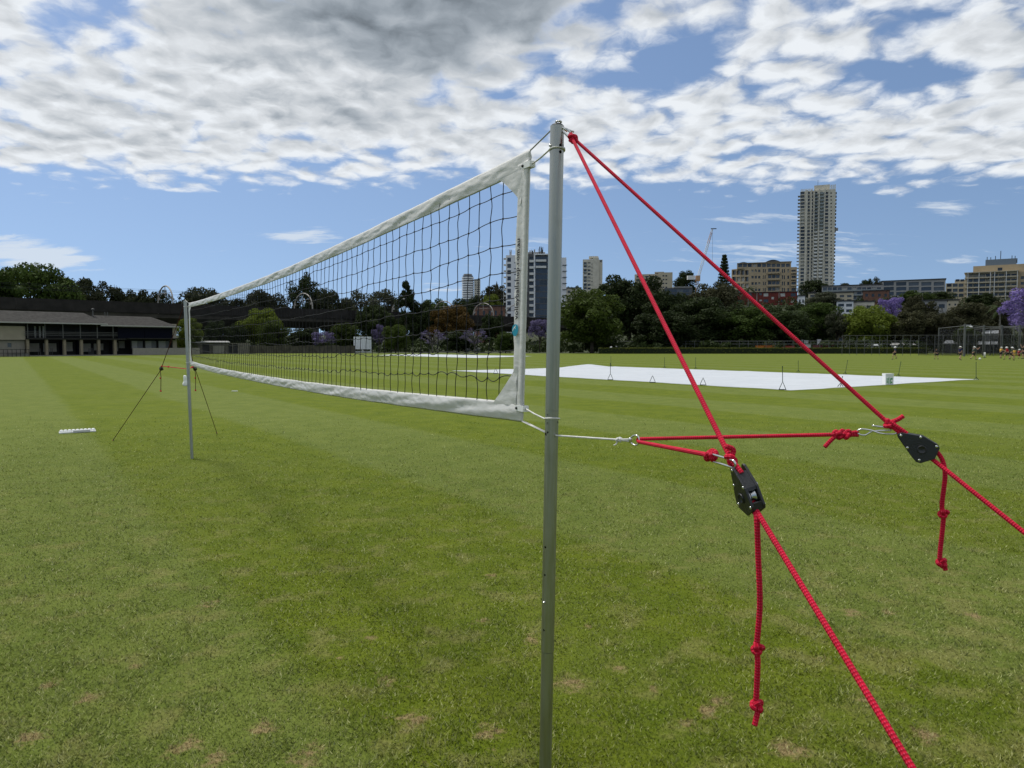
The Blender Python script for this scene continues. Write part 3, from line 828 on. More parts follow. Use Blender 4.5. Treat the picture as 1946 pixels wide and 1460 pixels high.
def bridle(which):
    if which == 'A':
        e = at(1352, 866, 1.53); lab = 'short red rope from the steel clip to the nearer ratchet with round knot'
    else:
        e = at(1592, 826, 1.925); lab = 'long red rope stretched level from the steel clip to the right ratchet hook'
    t = thing('bridle_rope', lab, 'rope', CLIP, 'red ropes from the steel clip')
    d = (e-CLIP).normalized()
    st = CLIP+(Vector((0, -.004, -.004)) if which == 'A' else Vector((.0, .004, .004)))
    rope(t, [st, e])
    sr = d.orthogonal()
    loop = [CLIP+Vector((0, -.004, -.004)), CLIP-d*.012, CLIP+Vector((0, .004, .004))]
    if which == 'A': rope(t, smooth_path(loop, 6), name='eye')
    if which == 'A':
        knot(t, e, d, RR, 1.12, 2); knot(t, e+d*.003, d, RR, .95, 5)
        h0 = e+d*.010; h1 = KA+Vector((-.002, -.008, -.004))
        ax = (h1-h0).normalized()
        m = MB(); m.tube(stadium(h0.lerp(h1, .5)+Vector((0, -.006, -.004)), ax, UP+Vector((0, -.5, 0)), (h1-h0).length+.022, .016), .0024, 10, cap=False); m.build('link', STEEL, t, True)
    else:
        for q, sd_ in ((0.0, 1), (.012, 3), (.022, 5)): knot(t, e+d*q, d, RR, .92, sd_)
        e2 = at(1632, 824, 1.905)
        rope(t, [e, e2+UP*.004], name='eye'); rope(t, [e, e2-UP*.004], name='eye')
        rope(t, smooth_path([e, at(1580, 836, 1.925), at(1567, 850, 1.925)], 8), name='loose_end')
        h1 = at(1694, 818, 1.86)
        pts = smooth_path([h1+Vector((0, 0, .000)), at(1660, 820, 1.885), at(1645, 827, 1.895), at(1634, 826, 1.90), at(1629, 820, 1.905), at(1637, 816, 1.90), at(1655, 818, 1.888), at(1675, 824, 1.87), at(1700, 825, 1.855), at(1704, 820, 1.853), at(1696, 815, 1.86), at(1657, 809, 1.885)], 8)
        m = MB(); m.tube(pts, .0024, 10); m.build('hook', STEEL, t, True)
bridle('A'); bridle('B')
peg(ENDA, KA-ENDA, 'steel peg holding the nearer red guy rope in the turf')
peg(ENDB, KB-ENDB, 'steel peg holding the right red guy rope in the turf')
# far guy ropes
REDSHADE = rope_mat('shaded_red_rope', (.06, .014, .012), (.12, .04, .03))  # darker copy of the red rope, its shade put into the colour
def guy_far(pk, ps, lab, rlab, dk, tail_px, lean, plab):
    S = gnd(*ps); K = at(pk[0], pk[1], dk)
    t = thing('guy_rope', lab, 'rope', S, 'guy ropes of the far pole')
    rope(t, [PF1-UP*.02, K], .0058, step=.2, seg=8, braid=False, mat=REDSHADE); knot(t, K, K-PF1, .0058, 1.0)
    M = frame(K+(S-K).normalized()*.02, S-K, Vector((-.5, -1, .3)))
    rope(t, [K, M @ Vector((.03, 0, 0))], .0058, step=.2, seg=8, braid=False)
    rope(t, [M @ Vector((.09, -.02, 0)), S+UP*.015], .0056, step=.3, seg=8, braid=False, mat=REDSHADE)
    q = M @ Vector((.095, -.01, 0)); b = q-UP*.36
    rope(t, [q, q+Vector((.01, 0, -.12)), b], .0058, 'tail', step=.05, seg=8, braid=False, mat=REDSHADE)
    knot(t, q-UP*.14, UP, .0058); knot(t, b, UP, .0058)
    ratchet(rlab, M, 'rope ratchets of the far pole')
    c = pole_at(PF0, PF1, 1.43)
    t2 = thing('bridle_rope', 'red rope from the far pole to the '+plab+' far ratchet', 'rope', c, 'red ropes from the far pole')
    rope(t2, [c, K], .0058, step=.2, seg=8, braid=False); knot(t2, c.lerp(K, .75), K-c, .0058, 1.2)
    peg(S, K-S, 'small peg at the foot of the far pole\'s '+plab+' guy rope')
guy_far((308, 696), (215, 838), 'red guy rope with painted shade running left from the far pole', 'black rope ratchet left of the far pole', 12.05, None, 0, 'left')
guy_far((367, 697), (412, 824), 'red guy rope with painted shade running right from the far pole', 'black rope ratchet just right of the far pole', 12.55, None, 0, 'right')

# ================================================================== things on the field
def cover_mat():
    if 'cover_sheet' in MATS: return MATS['cover_sheet']
    m = bpy.data.materials.new('cover_sheet'); m.use_nodes = True; t = NT(m.node_tree); b = t.n['Principled BSDF']
    pos = t.node('ShaderNodeNewGeometry').outputs['Position']; sep = t.node('ShaderNodeSeparateXYZ'); t.l.new(pos, sep.inputs[0])
    st = t.noise(t.vm('MULTIPLY', pos, (.30, 1.7, 1)), 1.3, 5, .6, .4)
    seam = t.math('ABSOLUTE', t.math('SINE', t.math('MULTIPLY', t.math('ADD', t.math('MULTIPLY', sep.outputs[0], .80), t.math('MULTIPLY', sep.outputs[1], .60)), math.pi/3.6)))
    c = t.mix(t.ss(st, .35, .7), (.49, .515, .545), (.42, .445, .475))
    c = t.mix(t.ss(seam, .022, .0), c, (.30, .34, .38)); c = t.mix(t.math('MULTIPLY', t.ss(t.noise(pos, .6, 5, .7), .58, .72), .35), c, (.33, .34, .32))
    t.put(b.inputs['Base Color'], c); b.inputs['Roughness'].default_value = .5; b.inputs['Specular IOR Level'].default_value = .3
    t.put(b.inputs['Normal'], t.bump(st, .7, .12)); MATS['cover_sheet'] = m; return m
def cover(corners, name, label, group, zh, seed):
    n, m = 70, 44; a, b, c, d = corners; mb = MB()
    for side in (0, 1):
        for i in range(n+1):
            for j in range(m+1):
                u, v = i/n, j/m
                p = a.lerp(b, u).lerp(d.lerp(c, u), v)
                e = min(u, 1-u, v, 1-v)
                z = .012+.05*max(0, nz(p.x*.35, p.y*.35, seed))*sstep(0, .05, e)+.05*max(0, nz(p.x*1.3, p.y*1.3, seed+3))*sstep(0, .03, e)
                z += zh*math.exp(-((u-.06)/.05)**2-((v-.72)/.10)**2)+.10*math.exp(-((u-.02)/.03)**2)*max(0, nz(p.x*.6, p.y*.6, 9))
                q = p+Vector((.25*nz(p.x*.5, p.y*.5, 1), .25*nz(p.x*.5, p.y*.5, 4), 0))*(1-sstep(0, .03, e))
                mb.v.append((q.x, q.y, z if side == 0 else .004))
    K = (n+1)*(m+1)
    for i in range(n):
        for j in range(m):
            q = i*(m+1)+j; mb.face((q, q+m+1, q+m+2, q+1)); mb.face((K+q, K+q+1, K+q+m+2, K+q+m+1))
    for i in range(n):
        for j in (0, m): q = i*(m+1)+j; r_ = q+m+1; mb.face((q, r_, K+r_, K+q))
    for j in range(m):
        for i in (0, n): q = i*(m+1)+j; mb.face((q, q+1, K+q+1, K+q))
    o = mb.build(name, cover_mat(), None, True)
    return tag(o, label, 'cover', group)
cover([gnd(862, 705), gnd(1503, 742.5), gnd(1852, 721.5), gnd(1166, 697)], 'pitch_cover', 'large white pitch cover sheet spread on the grass right of the pole', 'white pitch covers', .28, 2)
cover([gnd(716, 675.3), gnd(905, 680.6), gnd(1012, 677.2), gnd(800, 673.4)], 'pitch_cover', 'distant narrow white pitch cover seen through the net', 'white pitch covers', .05, 6)
PEGG = pbr('dark_green_rod', (.025, .05, .03), .5)
def stand(px, py, top, lean, tri, lab):
    p = gnd(px, py); D = p.y
    t = thing('cover_stand', lab, 'marker rod', (p.x, p.y, 0), 'rods and wire feet along the white cover')
    k = D/F
    if tri:
        m = MB(); w, h = .14, .34
        pts = resample([p+Vector((-w, 0, .02)), p+Vector((0, 0, h)), p+Vector((w, 0, .02)), p+Vector((-w, 0, .02))], .05)
        m.tube(pts, .012, 6, cap=False); m.build('wire_foot', PEGG, t)
        m = MB(); m.box((p.x-.13, p.y-.06, 0), (p.x+.13, p.y+.06, .035)); m.build('base_block', DARKM, t)
    if top is not None:
        e = at(px+lean, top, D); z0 = .33 if tri else .0
        m = MB(); m.tube([p+UP*z0, e], .013, 6); m.build('rod', PEGG, t)
        m = MB(); m.tube([e-UP*.03, e+UP*.02], .019, 8); m.build('rod_cap', PEGG, t)
        if not tri:
            m = MB(); m.tube([p+Vector((-.12, 0, .012)), p+UP*.16, p+Vector((.12, 0, .012))], .016, 6); m.build('forked_foot', PEGG, t)
for a in [(1160, 722.5, 691, 0, 1, 'thin rod on a wire triangle at the cover\'s long near edge, nearest the pole'),
          (1487, 741.5, 697, 0, 1, 'tall rod on a wire triangle at the cover\'s front corner'),
          (1597, 735.5, 716, 4, 0, 'short tilted rod at the cover edge just right of its front corner'),
          (942, 710.5, None, 0, 1, 'small wire triangle at the cover edge left of the pole, seen through the net'),
          (1240, 727.5, None, 0, 1, 'small wire triangle on the cover edge between the two upright rods, left of the two'),
          (1336, 732.5, None, 0, 1, 'small wire triangle on the cover edge between the two upright rods, right of the two'),
          (1161, 697.5, 678, 0, 0, 'thin rod behind the cover\'s raised back corner'),
          (1263, 700, 680, 0, 0, 'thin rod behind the cover, left of the nearer red guy rope'),
          (1322, 702, 680, 0, 0, 'thin rod behind the cover, just right of the nearer red guy rope'),
          (1517, 708, 686, 0, 0, 'upright rod behind the cover, left of the right-hand red rope'),
          (1606, 712, 685, 5, 0, 'rod leaning right behind the cover, beside the right-hand red rope'),
          (1707, 716, 688, 5, 0, 'rod leaning right behind the cover, beyond the white container'),
          (1855, 722.5, 689, 0, 0, 'upright rod at the cover\'s right-hand tip')]: stand(*a)
def container():
    p = gnd(1687, 731.5); t = thing('white_container', 'white plastic container with green print on the cover edge', 'container', p)
    m = MB(); w, d, h = .185, .15, .50
    sec = [(-w, -d), (w, -d), (w, d), (-w, d)]
    for z in (.005, h):
        for (x, y) in sec: m.v.append((p.x+x, p.y+y, z))
    for q in ((3, 2, 1, 0), (4, 5, 6, 7), (0, 1, 5, 4), (1, 2, 6, 5), (2, 3, 7, 6), (3, 0, 4, 7)): m.face(q)
    o = m.build('body', WHITEP, t); b = o.modifiers.new('b', 'BEVEL'); b.width = .02; b.segments = 3
    m = MB(); m.box((p.x-.19, p.y-.155, h-.07), (p.x+.19, p.y+.155, h+.01)); m.build('lid', WHITEP, t)
    gm = pbr('print_green', (.03, .25, .06), .6)
    for (x0, x1, z0, z1) in ((-.13, -.09, .08, .22), (-.05, -.02, .06, .34), (.02, .05, .05, .30), (.06, .13, .24, .31), (.07, .12, .08, .15), (-.14, -.06, .25, .29)):
        m = MB(); m.box((p.x+x0, p.y-d-.004, z0), (p.x+x1, p.y-d+.002, z1)); m.build('green_print', gm, t)
container()
def strip_tray():
    a = gnd(112, 824); b = gnd(182, 820); c = a.lerp(b, .5); ang = math.atan2(b.y-a.y, b.x-a.x)
    t = thing('white_tray', 'long white plastic tray with a row of knobs lying on the grass', 'tray', (c.x, c.y, 0))
    L = (b-a).length/2; M = Matrix.Translation((c.x, c.y, 0)) @ Matrix.Rotation(ang, 4, 'Z')
    m = MB(); m.box((-L, -.09, .004), (L, .09, .028), M); m.build('base', WHITEP, t)
    for i in range(9):
        x = -L*.86+L*1.72*i/8
        m = MB(); m.lathe([(.038, .026), (.034, .052), (.026, .066), (.012, .072)], 12, M @ Matrix.Translation((x, 0, 0))); m.build('knob', WHITEP, t, True)
    m = MB(); m.box((-.08, -.125, .01), (.22, -.092, .055), M); m.build('label_plate', pbr('pale_grey', (.5, .5, .5), .6), t)
strip_tray()
def small_marker():
    p = gnd(446, 744); m = MB(); M = Matrix.Translation(p) @ Matrix.Rotation(.2, 4, 'Z')
    m.prism([(-.11, -.03), (.10, -.04), (.12, .01), (.05, .035), (-.09, .03)], .004, .03, M)
    tag(m.build('white_scrap', WHITEP), 'small flat white marker on the grass right of the far pole', 'marker')
small_marker()
def white_bag():
    p = gnd(353, 733.5); m = MB(); n = 14; prof = []
    for i in range(n+1):
        v = i/n; z = .004+.46*v; r = .105*(1-.62*v**1.6)+.012*math.sin(v*9)
        for k in range(16):
            a = 2*math.pi*k/16; q = r*(1+.22*nz(math.cos(a)*1.5, math.sin(a)*1.5, v*4))
            m.v.append((p.x+q*math.cos(a)*1.1-.03*v, p.y+q*math.sin(a)*.8, z))
    for i in range(n):
        for k in range(16): k2 = (k+1) % 16; m.face((i*16+k, i*16+k2, (i+1)*16+k2, (i+1)*16+k))
    m.face(list(range(16))[::-1]); m.face([n*16+k for k in range(16)])
    tag(m.build('plastic_bag', WHITEP, None, True), 'crumpled white bag standing on the grass behind the far pole', 'bag')
white_bag()
# sight screen
def sightscreen():
    a = gnd(672, 671); b = gnd(706, 671); D = a.y; w = (b.x-a.x)
    t = thing('sight_screen', 'white slatted sight screen on a wheeled frame at the far boundary', 'sight screen', (a.x+w/2, D, 0))
    z0, z1 = at(690, 664, D).z, at(690, 640, D).z
    m = pbr('screen_white', (.70, .72, .74), .5, var=.04)
    n = 10
    for i in range(n):
        x0 = a.x+w*i/n; mb = MB(); mb.box((x0+.012, D, z0), (x0+w/n-.012, D+.04, z1)); mb.build('slat', m, t)
    fr = pbr('screen_frame', (.60, .62, .62), .5)
    for z in (z0+.1, (z0+z1)/2, z1-.1):
        mb = MB(); mb.box((a.x, D+.041, z-.05), (b.x, D+.10, z+.05)); mb.build('rail', fr, t)
    for x in (a.x+.2, a.x+w/2, b.x-.2):
        mb = MB(); mb.box((x-.05, D-.02, .22), (x+.05, D-.002, z0+.25)); mb.build('leg', fr, t)
        mb = MB(); mb.tube([(x, D+1.1, .2), (x, D+.11, z1-.5)], .035, 6); mb.build('brace', fr, t)
        for y in (-.25, 1.1):
            mb = MB(); mb.tube([(x-.04, D+y, .16), (x+.04, D+y, .16)], .155, 14); mb.build('wheel', fr, t)
    mb = MB(); mb.box((a.x+.05, D-.3, .14), (b.x-.05, D-.22, .24)); mb.build('base_beam', fr, t)
    mb = MB(); mb.box((a.x+.05, D-.2, .32), (b.x-.05, D-.14, .40)); mb.build('base_beam', fr, t)
sightscreen()

# ================================================================== trees
def leaves_mesh(name, cen, rad, per, size, seed, flat=.75, core=.25):
    """leaf-sized faces spread over clumps; cen (K,3), rad (K,)"""
    rs = np.random.RandomState(seed); K = len(cen); N = K*per
    c = np.repeat(np.asarray(cen), per, 0); r = np.repeat(np.asarray(rad), per)
    d = rs.normal(size=(N, 3)); d[:, 2] = d[:, 2]*.9+.25; d /= np.linalg.norm(d, axis=1)[:, None]
    q = np.where(rs.rand(N) < core, rs.rand(N)**.5, .80+.28*rs.rand(N))
    p = c+d*(r*q)[:, None]*np.array([1, 1, flat])
    nrm = d+rs.normal(size=(N, 3))*.55; nrm /= np.linalg.norm(nrm, axis=1)[:, None]
    t = np.cross(nrm, rs.normal(size=(N, 3))); t /= np.linalg.norm(t, axis=1)[:, None]; b = np.cross(nrm, t)
    s = size*(.55+.9*rs.rand(N)); l = s*(.9+.6*rs.rand(N))
    V = np.stack([p-t*l[:, None], p+b*(s*.5)[:, None], p+t*l[:, None], p-b*(s*.5)[:, None]], 1)
    me = bpy.data.meshes.new(name); me.vertices.add(4*N); me.vertices.foreach_set('co', V.ravel())
    me.loops.add(4*N); me.loops.foreach_set('vertex_index', np.arange(4*N, dtype=np.int32))
    me.polygons.add(N); me.polygons.foreach_set('loop_start', np.arange(0, 4*N, 4, dtype=np.int32)); me.polygons.foreach_set('loop_total', np.full(N, 4, dtype=np.int32))
    me.update(calc_edges=True); return me
BARK = pbr('bark', (.060, .048, .036), .9, var=.3, vscale=4); BARKG = pbr('grey_bark', (.13, .12, .105), .9, var=.25, vscale=4)
def tree_proto(kind, seed):
    rs = np.random.RandomState(seed); cen, rad = [], []; stems = []
    if kind in ('broad', 'dome', 'airy', 'gum'):
        z0, K, rr = {'broad': (.14, 80, .115), 'dome': (.02, 95, .115), 'airy': (.34, 46, .085), 'gum': (.22, 44, .115)}[kind]
        zc = (z0+1)/2; hz_ = (1-z0)/2
        while len(cen) < K:
            d = rs.normal(size=3); d /= np.linalg.norm(d); q = .45+.55*rs.rand()**.6
            lump = 1+.16*math.sin(3*math.atan2(d[1], d[0])+seed)+.12*math.sin(5*d[2]+seed*2)
            p = np.array([d[0]*.40*q*lump, d[1]*.40*q*lump, zc+d[2]*hz_*.84*q*min(lump, 1.05)])
            if kind == 'broad' and p[2] < .35: p[:2] *= .85
            if kind == 'dome': p[:2] *= 1.06 if p[2] < .45 else 1.0
            cen.append(p); rad.append(rr*(.65+.6*rs.rand()))
        per, size = {'broad': (190, .0185), 'dome': (200, .0180), 'airy': (120, .017), 'gum': (150, .018)}[kind]
    elif kind == 'cone':
        for i in range(60):
            z = .06+.9*rs.rand()**1.15; w = .42*(1-z)**.75+.03; a = rs.rand()*6.28; q = rs.rand()**.5
            cen.append([w*q*math.cos(a), w*q*math.sin(a), z]); rad.append(.10*(.6+.5*rs.rand())*(1.15-z*.5))
        per, size = 150, .019
    elif kind == 'pine':
        for i in range(15):
            z = .10+.86*i/14; w = .48*(1-z)**.8+.05
            for k in range(9):
                a = k*.698+i*.35
                for q in (.35, .62, .88): cen.append([w*q*math.cos(a), w*q*math.sin(a), z+.03*q-.01]); rad.append(.055*(1.25-q*.5))
        per, size = 16, .024
    elif kind == 'bare':
        for i in range(30):
            d = rs.normal(size=3); d /= np.linalg.norm(d); q = .6+.4*rs.rand()
            cen.append([d[0]*.42*q, d[1]*.42*q, .62+d[2]*.34*q]); rad.append(.07)
        per, size = 36, .014
    crown = leaves_mesh('crown', cen, rad, per, size, seed, flat=.42 if kind == 'pine' else .78)
    m = MB(); tk = .022
    m.tube([(0, 0, -.03), (.01, 0, .15), (-.01, .01, .35), (0, 0, .62 if kind not in ('pine', 'cone') else .97)], lambda u: tk*(1.25-u*.95), 8)
    order = np.argsort(rs.rand(len(cen)))[:26 if kind == 'bare' else 14]
    if kind not in ('pine',):
        for j in order:
            c = Vector(cen[j]); z = max(.12, min(.6, c.z*.55))
            mid = Vector((c.x*.45, c.y*.45, (z+c.z)/2+.02))
            m.tube([(0, 0, z), mid, c], lambda u: tk*.5*(1-.8*u), 5)
    return m.mesh('trunk', BARKG if kind == 'bare' else BARK, True), crown
PROTO = {}
for k, ns in (('broad', 4), ('dome', 3), ('airy', 2), ('gum', 3), ('cone', 1), ('pine', 1), ('bare', 1)):
    PROTO[k] = [tree_proto(k, 10+7*i+len(k)*31) for i in range(ns)]
LM = {'green': leaf_mat('leaf_green', (.015, .027, .006), (.066, .102, .020)), 'dark': leaf_mat('leaf_dark', (.010, .017, .006), (.042, .060, .018), .25),
      'fig': leaf_mat('leaf_fig', (.012, .017, .009), (.048, .056, .024), .25), 'olive': leaf_mat('leaf_olive', (.017, .028, .006), (.080, .112, .021)),
      'lime': leaf_mat('leaf_lime', (.045, .066, .007), (.165, .21, .030), .4), 'brown': leaf_mat('leaf_brown', (.018, .020, .010), (.066, .066, .030), .25),
      'rust': leaf_mat('leaf_rust', (.026, .022, .006), (.135, .080, .020)), 'purple': leaf_mat('blossom_purple', (.085, .062, .19), (.31, .24, .55), .35),
      'mauve': leaf_mat('blossom_mauve', (.060, .052, .095), (.20, .17, .32), .3), 'grey': leaf_mat('leaf_greygreen', (.022, .028, .015), (.082, .090, .052), .25),
      'hedge': leaf_mat('leaf_hedge', (.050, .062, .010), (.17, .19, .040), .3)}
pick = {}
def tree(label, kind, mat, px, top, wpx, D, grp=None, cat='tree', name=None, zbase=None):
    p = at(px, 655, D); z0 = max(terrain(p.x, D), 0) if zbase is None else zbase
    h = at(px, top, D).z-z0; w = wpx/F*D
    k = pick.get(kind, 0); pick[kind] = k+1; tr, cr = PROTO[kind][k % len(PROTO[kind])]
    t = thing(name or 'tree', label, cat, (p.x, D, z0), grp, rz=(k*2.399+px*.01) % 6.28)
    t.scale = (w*1.06, w*1.06, h*1.015)
    for nm, me, m_ in (('trunk', tr, None), ('crown', cr, LM[mat])):
        o = bpy.data.objects.new(nm, me); C.objects.link(o); o.parent = t
        if m_:
            if not me.materials: me.materials.append(m_)
            o.material_slots[0].link = 'OBJECT'; o.material_slots[0].material = m_
    return t
GL, GF, GR, GH = 'trees behind the railway viaduct', 'trees and shrubs in front of the viaduct', 'trees along the right boundary', 'trees among the hillside buildings'
for a in [
 ('big leafy green tree at the left edge, tallest behind the pavilion', 'broad', 'green', 62, 493, 150, 172, GL),
 ('green tree cut off by the left picture edge behind the first wire hoop', 'broad', 'green', -8, 500, 90, 168, GL),
 ('dark fig tree next to the big green tree behind the pavilion', 'gum', 'fig', 148, 519, 108, 195, GL),
 ('dark fig tree above the pavilion\'s roof step, left of three', 'gum', 'fig', 196, 533, 98, 198, GL),
 ('low dark tree above the pavilion\'s lower roof, left of three', 'broad', 'fig', 240, 546, 74, 200, GL),
 ('low dark tree above the pavilion\'s lower roof, middle of three', 'broad', 'fig', 277, 549, 74, 202, GL),
 ('low dark tree above the pavilion\'s lower roof, right of three', 'gum', 'fig', 314, 552, 68, 205, GL),
 ('small pale green tree between the big green tree and the figs', 'dome', 'olive', 142, 545, 50, 178, GL),
 ('dark tree right behind the top of the far pole', 'broad', 'fig', 388, 542, 110, 200, GL),
 ('low dark tree behind the net right of the far pole\'s hoop', 'gum', 'fig', 452, 563, 90, 212, GL),
 ('dark rounded tree behind the net left of the tall gum', 'broad', 'fig', 506, 546, 100, 215, GL),
 ('tall dark gum tree rising highest behind the net', 'gum', 'dark', 583, 516, 74, 222, GL),
 ('dark broad tree behind the second wire hoop', 'broad', 'fig', 632, 547, 78, 220, GL),
 ('grey green tree right of the second wire hoop, left of two', 'gum', 'grey', 690, 552, 92, 235, GL),
 ('grey green tree right of the second wire hoop, right of two', 'gum', 'grey', 736, 547, 88, 240, GL),
 ('green tree behind the viaduct between tall conifer and rust tree', 'broad', 'green', 832, 566, 70, 245, GL),
 ('small dark tree behind the viaduct above the rust tree', 'broad', 'dark', 880, 566, 52, 280, GL),
 ('dark leafy tree at the viaduct left of the printed sleeve', 'broad', 'dark', 936, 594, 50, 205, GL),
 ('bright green young tree right beside the pavilion end', 'dome', 'lime', 360, 602, 58, 138, GF),
 ('dark bush under the viaduct, left of two', 'dome', 'dark', 411, 607, 46, 150, GF, 'bush', 'bush'),
 ('dark bush under the viaduct, right of two', 'dome', 'dark', 448, 612, 46, 150, GF, 'bush', 'bush'),
 ('yellow green layered tree in front of the viaduct', 'broad', 'lime', 498, 584, 84, 156, GF),
 ('lower yellow green bush against the layered tree', 'dome', 'olive', 520, 606, 60, 150, GF, 'bush', 'bush'),
 ('dark bush below the second wire hoop', 'dome', 'dark', 575, 622, 60, 158, GF, 'bush', 'bush'),
 ('olive shrubby tree left of the sight screen', 'dome', 'olive', 656, 610, 56, 156, GF),
 ('tall dark conical tree behind the net right of the sight screen', 'cone', 'dark', 772, 537, 76, 184, GF),
 ('dark tree left of the tall conical tree', 'broad', 'dark', 716, 578, 78, 182, GF),
 ('dark tree right of the tall conical tree', 'dome', 'dark', 806, 568, 62, 188, GF),
 ('rust and gold autumn coloured tree in front of the viaduct', 'broad', 'rust', 855, 577, 82, 184, GF),
 ('dark green bush below the rust coloured tree', 'dome', 'dark', 872, 628, 72, 166, GF, 'bush', 'bush'),
 ('green shrub right beside the sight screen jacaranda', 'dome', 'olive', 752, 613, 50, 150, GF, 'bush', 'bush'),
 ('purple jacaranda left of the sight screen', 'airy', 'mauve', 614, 628, 50, 152, GF),
 ('purple jacaranda just right of the sight screen', 'airy', 'mauve', 721, 616, 34, 152, GF),
 ('nearly bare grey jacaranda with few mauve flowers', 'bare', 'mauve', 822, 624, 62, 150, GF),
 ('grey and purple jacaranda left of the round green bush', 'bare', 'mauve', 902, 621, 60, 156, GF),
 ('round dark green bush left of the printed sleeve', 'dome', 'green', 961, 629, 46, 149, GF, 'bush', 'bush'),
 ('purple jacaranda showing between the net and the near pole', 'airy', 'mauve', 1026, 602, 50, 160, GF),
 ('large olive green tree right of the near pole', 'dome', 'olive', 1124, 544, 138, 150, GR),
 ('tall dark tree behind the large olive green tree', 'broad', 'dark', 1196, 518, 150, 192, GR),
 ('dark tree crossed by the nearer red rope', 'broad', 'dark', 1268, 550, 124, 184, GR),
 ('low dark tree left of the middle wood', 'dome', 'dark', 1262, 586, 120, 160, GR),
 ('broad dark tree in the middle between both red ropes', 'dome', 'dark', 1338, 560, 140, 168, GR),
 ('brownish tree top below the tower crane', 'broad', 'brown', 1362, 534, 110, 226, GR),
 ('dark tree in front of the red brick flats', 'dome', 'green', 1412, 582, 120, 164, GR),
 ('dark green tree under the right-hand red rope', 'dome', 'dark', 1482, 580, 120, 166, GR),
 ('spreading green tree below the white terrace houses', 'broad', 'green', 1548, 574, 100, 178, GR),
 ('dark tree before the small white house with pink roof', 'broad', 'dark', 1522, 572, 62, 215, GH),
 ('grey green tree below the white low house', 'dome', 'grey', 1640, 586, 46, 190, GR),
 ('small leaning tree before the white terrace house', 'gum', 'grey', 1590, 590, 60, 172, GR),
 ('yellow green spreading tree on the right, brightest there', 'dome', 'lime', 1656, 578, 108, 168, GR),
 ('dark grey tree right of the yellow green one', 'broad', 'brown', 1722, 588, 84, 166, GR),
 ('dark tall tree below the grey office block', 'broad', 'brown', 1742, 560, 70, 196, GR),
 ('grey brown tree behind the practice nets, left of three', 'dome', 'brown', 1776, 588, 92, 168, GR),
 ('grey brown tree behind the practice nets, middle of three', 'broad', 'brown', 1832, 574, 96, 176, GR),
 ('grey brown tree behind the practice nets, right of three', 'broad', 'brown', 1884, 570, 80, 184, GR),
 ('small olive tree between the practice net posts', 'dome', 'olive', 1836, 618, 46, 142, GR),
 ('bright purple jacaranda at the right picture edge', 'airy', 'purple', 1946, 546, 110, 132, GR),
 ('purple jacaranda above the yellow green tree', 'airy', 'purple', 1692, 560, 54, 232, GH),
 ('small purple jacaranda in front of the flat-roofed grey house', 'airy', 'mauve', 1757, 576, 26, 200, GH),
 ('tall pine with tiered branches left of the cream hotel', 'pine', 'dark', 1374, 486, 34, 330, GH, 'pine tree', 'pine_tree'),
 ('dark green trees left of the crane, largest on the ridge', 'broad', 'dark', 1302, 513, 48, 470, GH),
 ('dark tree at the foot of the tallest tower, left', 'broad', 'dark', 1546, 531, 56, 420, GH),
 ('dark tree at the foot of the tallest tower, right', 'broad', 'fig', 1592, 538, 56, 400, GH),
 ('small round tree on the skyline right of the tower, left of two', 'broad', 'dark', 1643, 528, 28, 380, GH),
 ('small round tree on the skyline right of the tower, right of two', 'gum', 'grey', 1662, 526, 26, 380, GH),
 ('grey green tree in front of the pale terrace flats', 'broad', 'grey', 1565, 554, 66, 268, GH),
 ('green tree below the grey office block, left of two', 'broad', 'green', 1735, 551, 60, 282, GH),
 ('green tree below the grey office block, right of two', 'broad', 'dark', 1782, 554, 60, 285, GH),
 ('dark tree below the large cream flats', 'broad', 'dark', 1862, 556, 60, 282, GH),
 ('bright green tree on the hill left of the white tower block', 'broad', 'lime', 934, 557, 52, 350, GH),
 ('brownish tree on the hill below the church spire', 'broad', 'brown', 944, 540, 66, 400, GH),
 ('dark tree on the hill beneath the pale round tower', 'broad', 'dark', 902, 560, 44, 420, GH),
 ('small green tree between the white tower block and the pole', 'broad', 'green', 1088, 540, 36, 340, GH),
]:
    tree(*a[:8], **({'cat': a[8], 'name': a[9]} if len(a) > 8 else {}))
def palm(label, px, top, D, hpx, r):
    p = at(px, 655, D); zt = at(px, top+hpx, D).z; z0 = max(terrain(p.x, D), 0)
    t = thing('palm_tree', label, 'palm', (p.x, D, z0), 'palms')
    m = MB(); m.tube([(p.x, D, z0-.2), (p.x+.1, D, (z0+zt)/2), (p.x, D, zt)], lambda u: .24*(1-.4*u), 8); m.build('trunk', BARKG, t, True)
    for i in range(13):
        a = i*2.4; el = .9-.085*i; m = MB(); pts = []
        for k in range(7):
            u = k/6; pts.append(Vector((p.x+math.cos(a)*r*u*math.cos(el*.6), D+math.sin(a)*r*u*math.cos(el*.6), zt+r*(u*math.sin(el)-.75*u*u))))
        for k in range(6):
            sd = Vector((-math.sin(a), math.cos(a), 0)); w0, w1 = .32*math.sin(math.pi*(k/6*.85+.12)), .32*math.sin(math.pi*((k+1)/6*.85+.12))
            for sg in (1, -1): m.quad(pts[k], pts[k+1], pts[k+1]+sd*sg*w1-UP*w1*.5, pts[k]+sd*sg*w0-UP*w0*.5)
        m.build('frond', LM['dark'], t)
palm('tall palm with bare trunk left of the right-edge jacaranda', 1898, 572, 150, 12, 3.0)
palm('palm standing before the cream hotel', 1420, 541, 262, 8, 4.2)
palm('palm below the large cream flats at the hill foot', 1750, 552, 275, 6, 3.0)
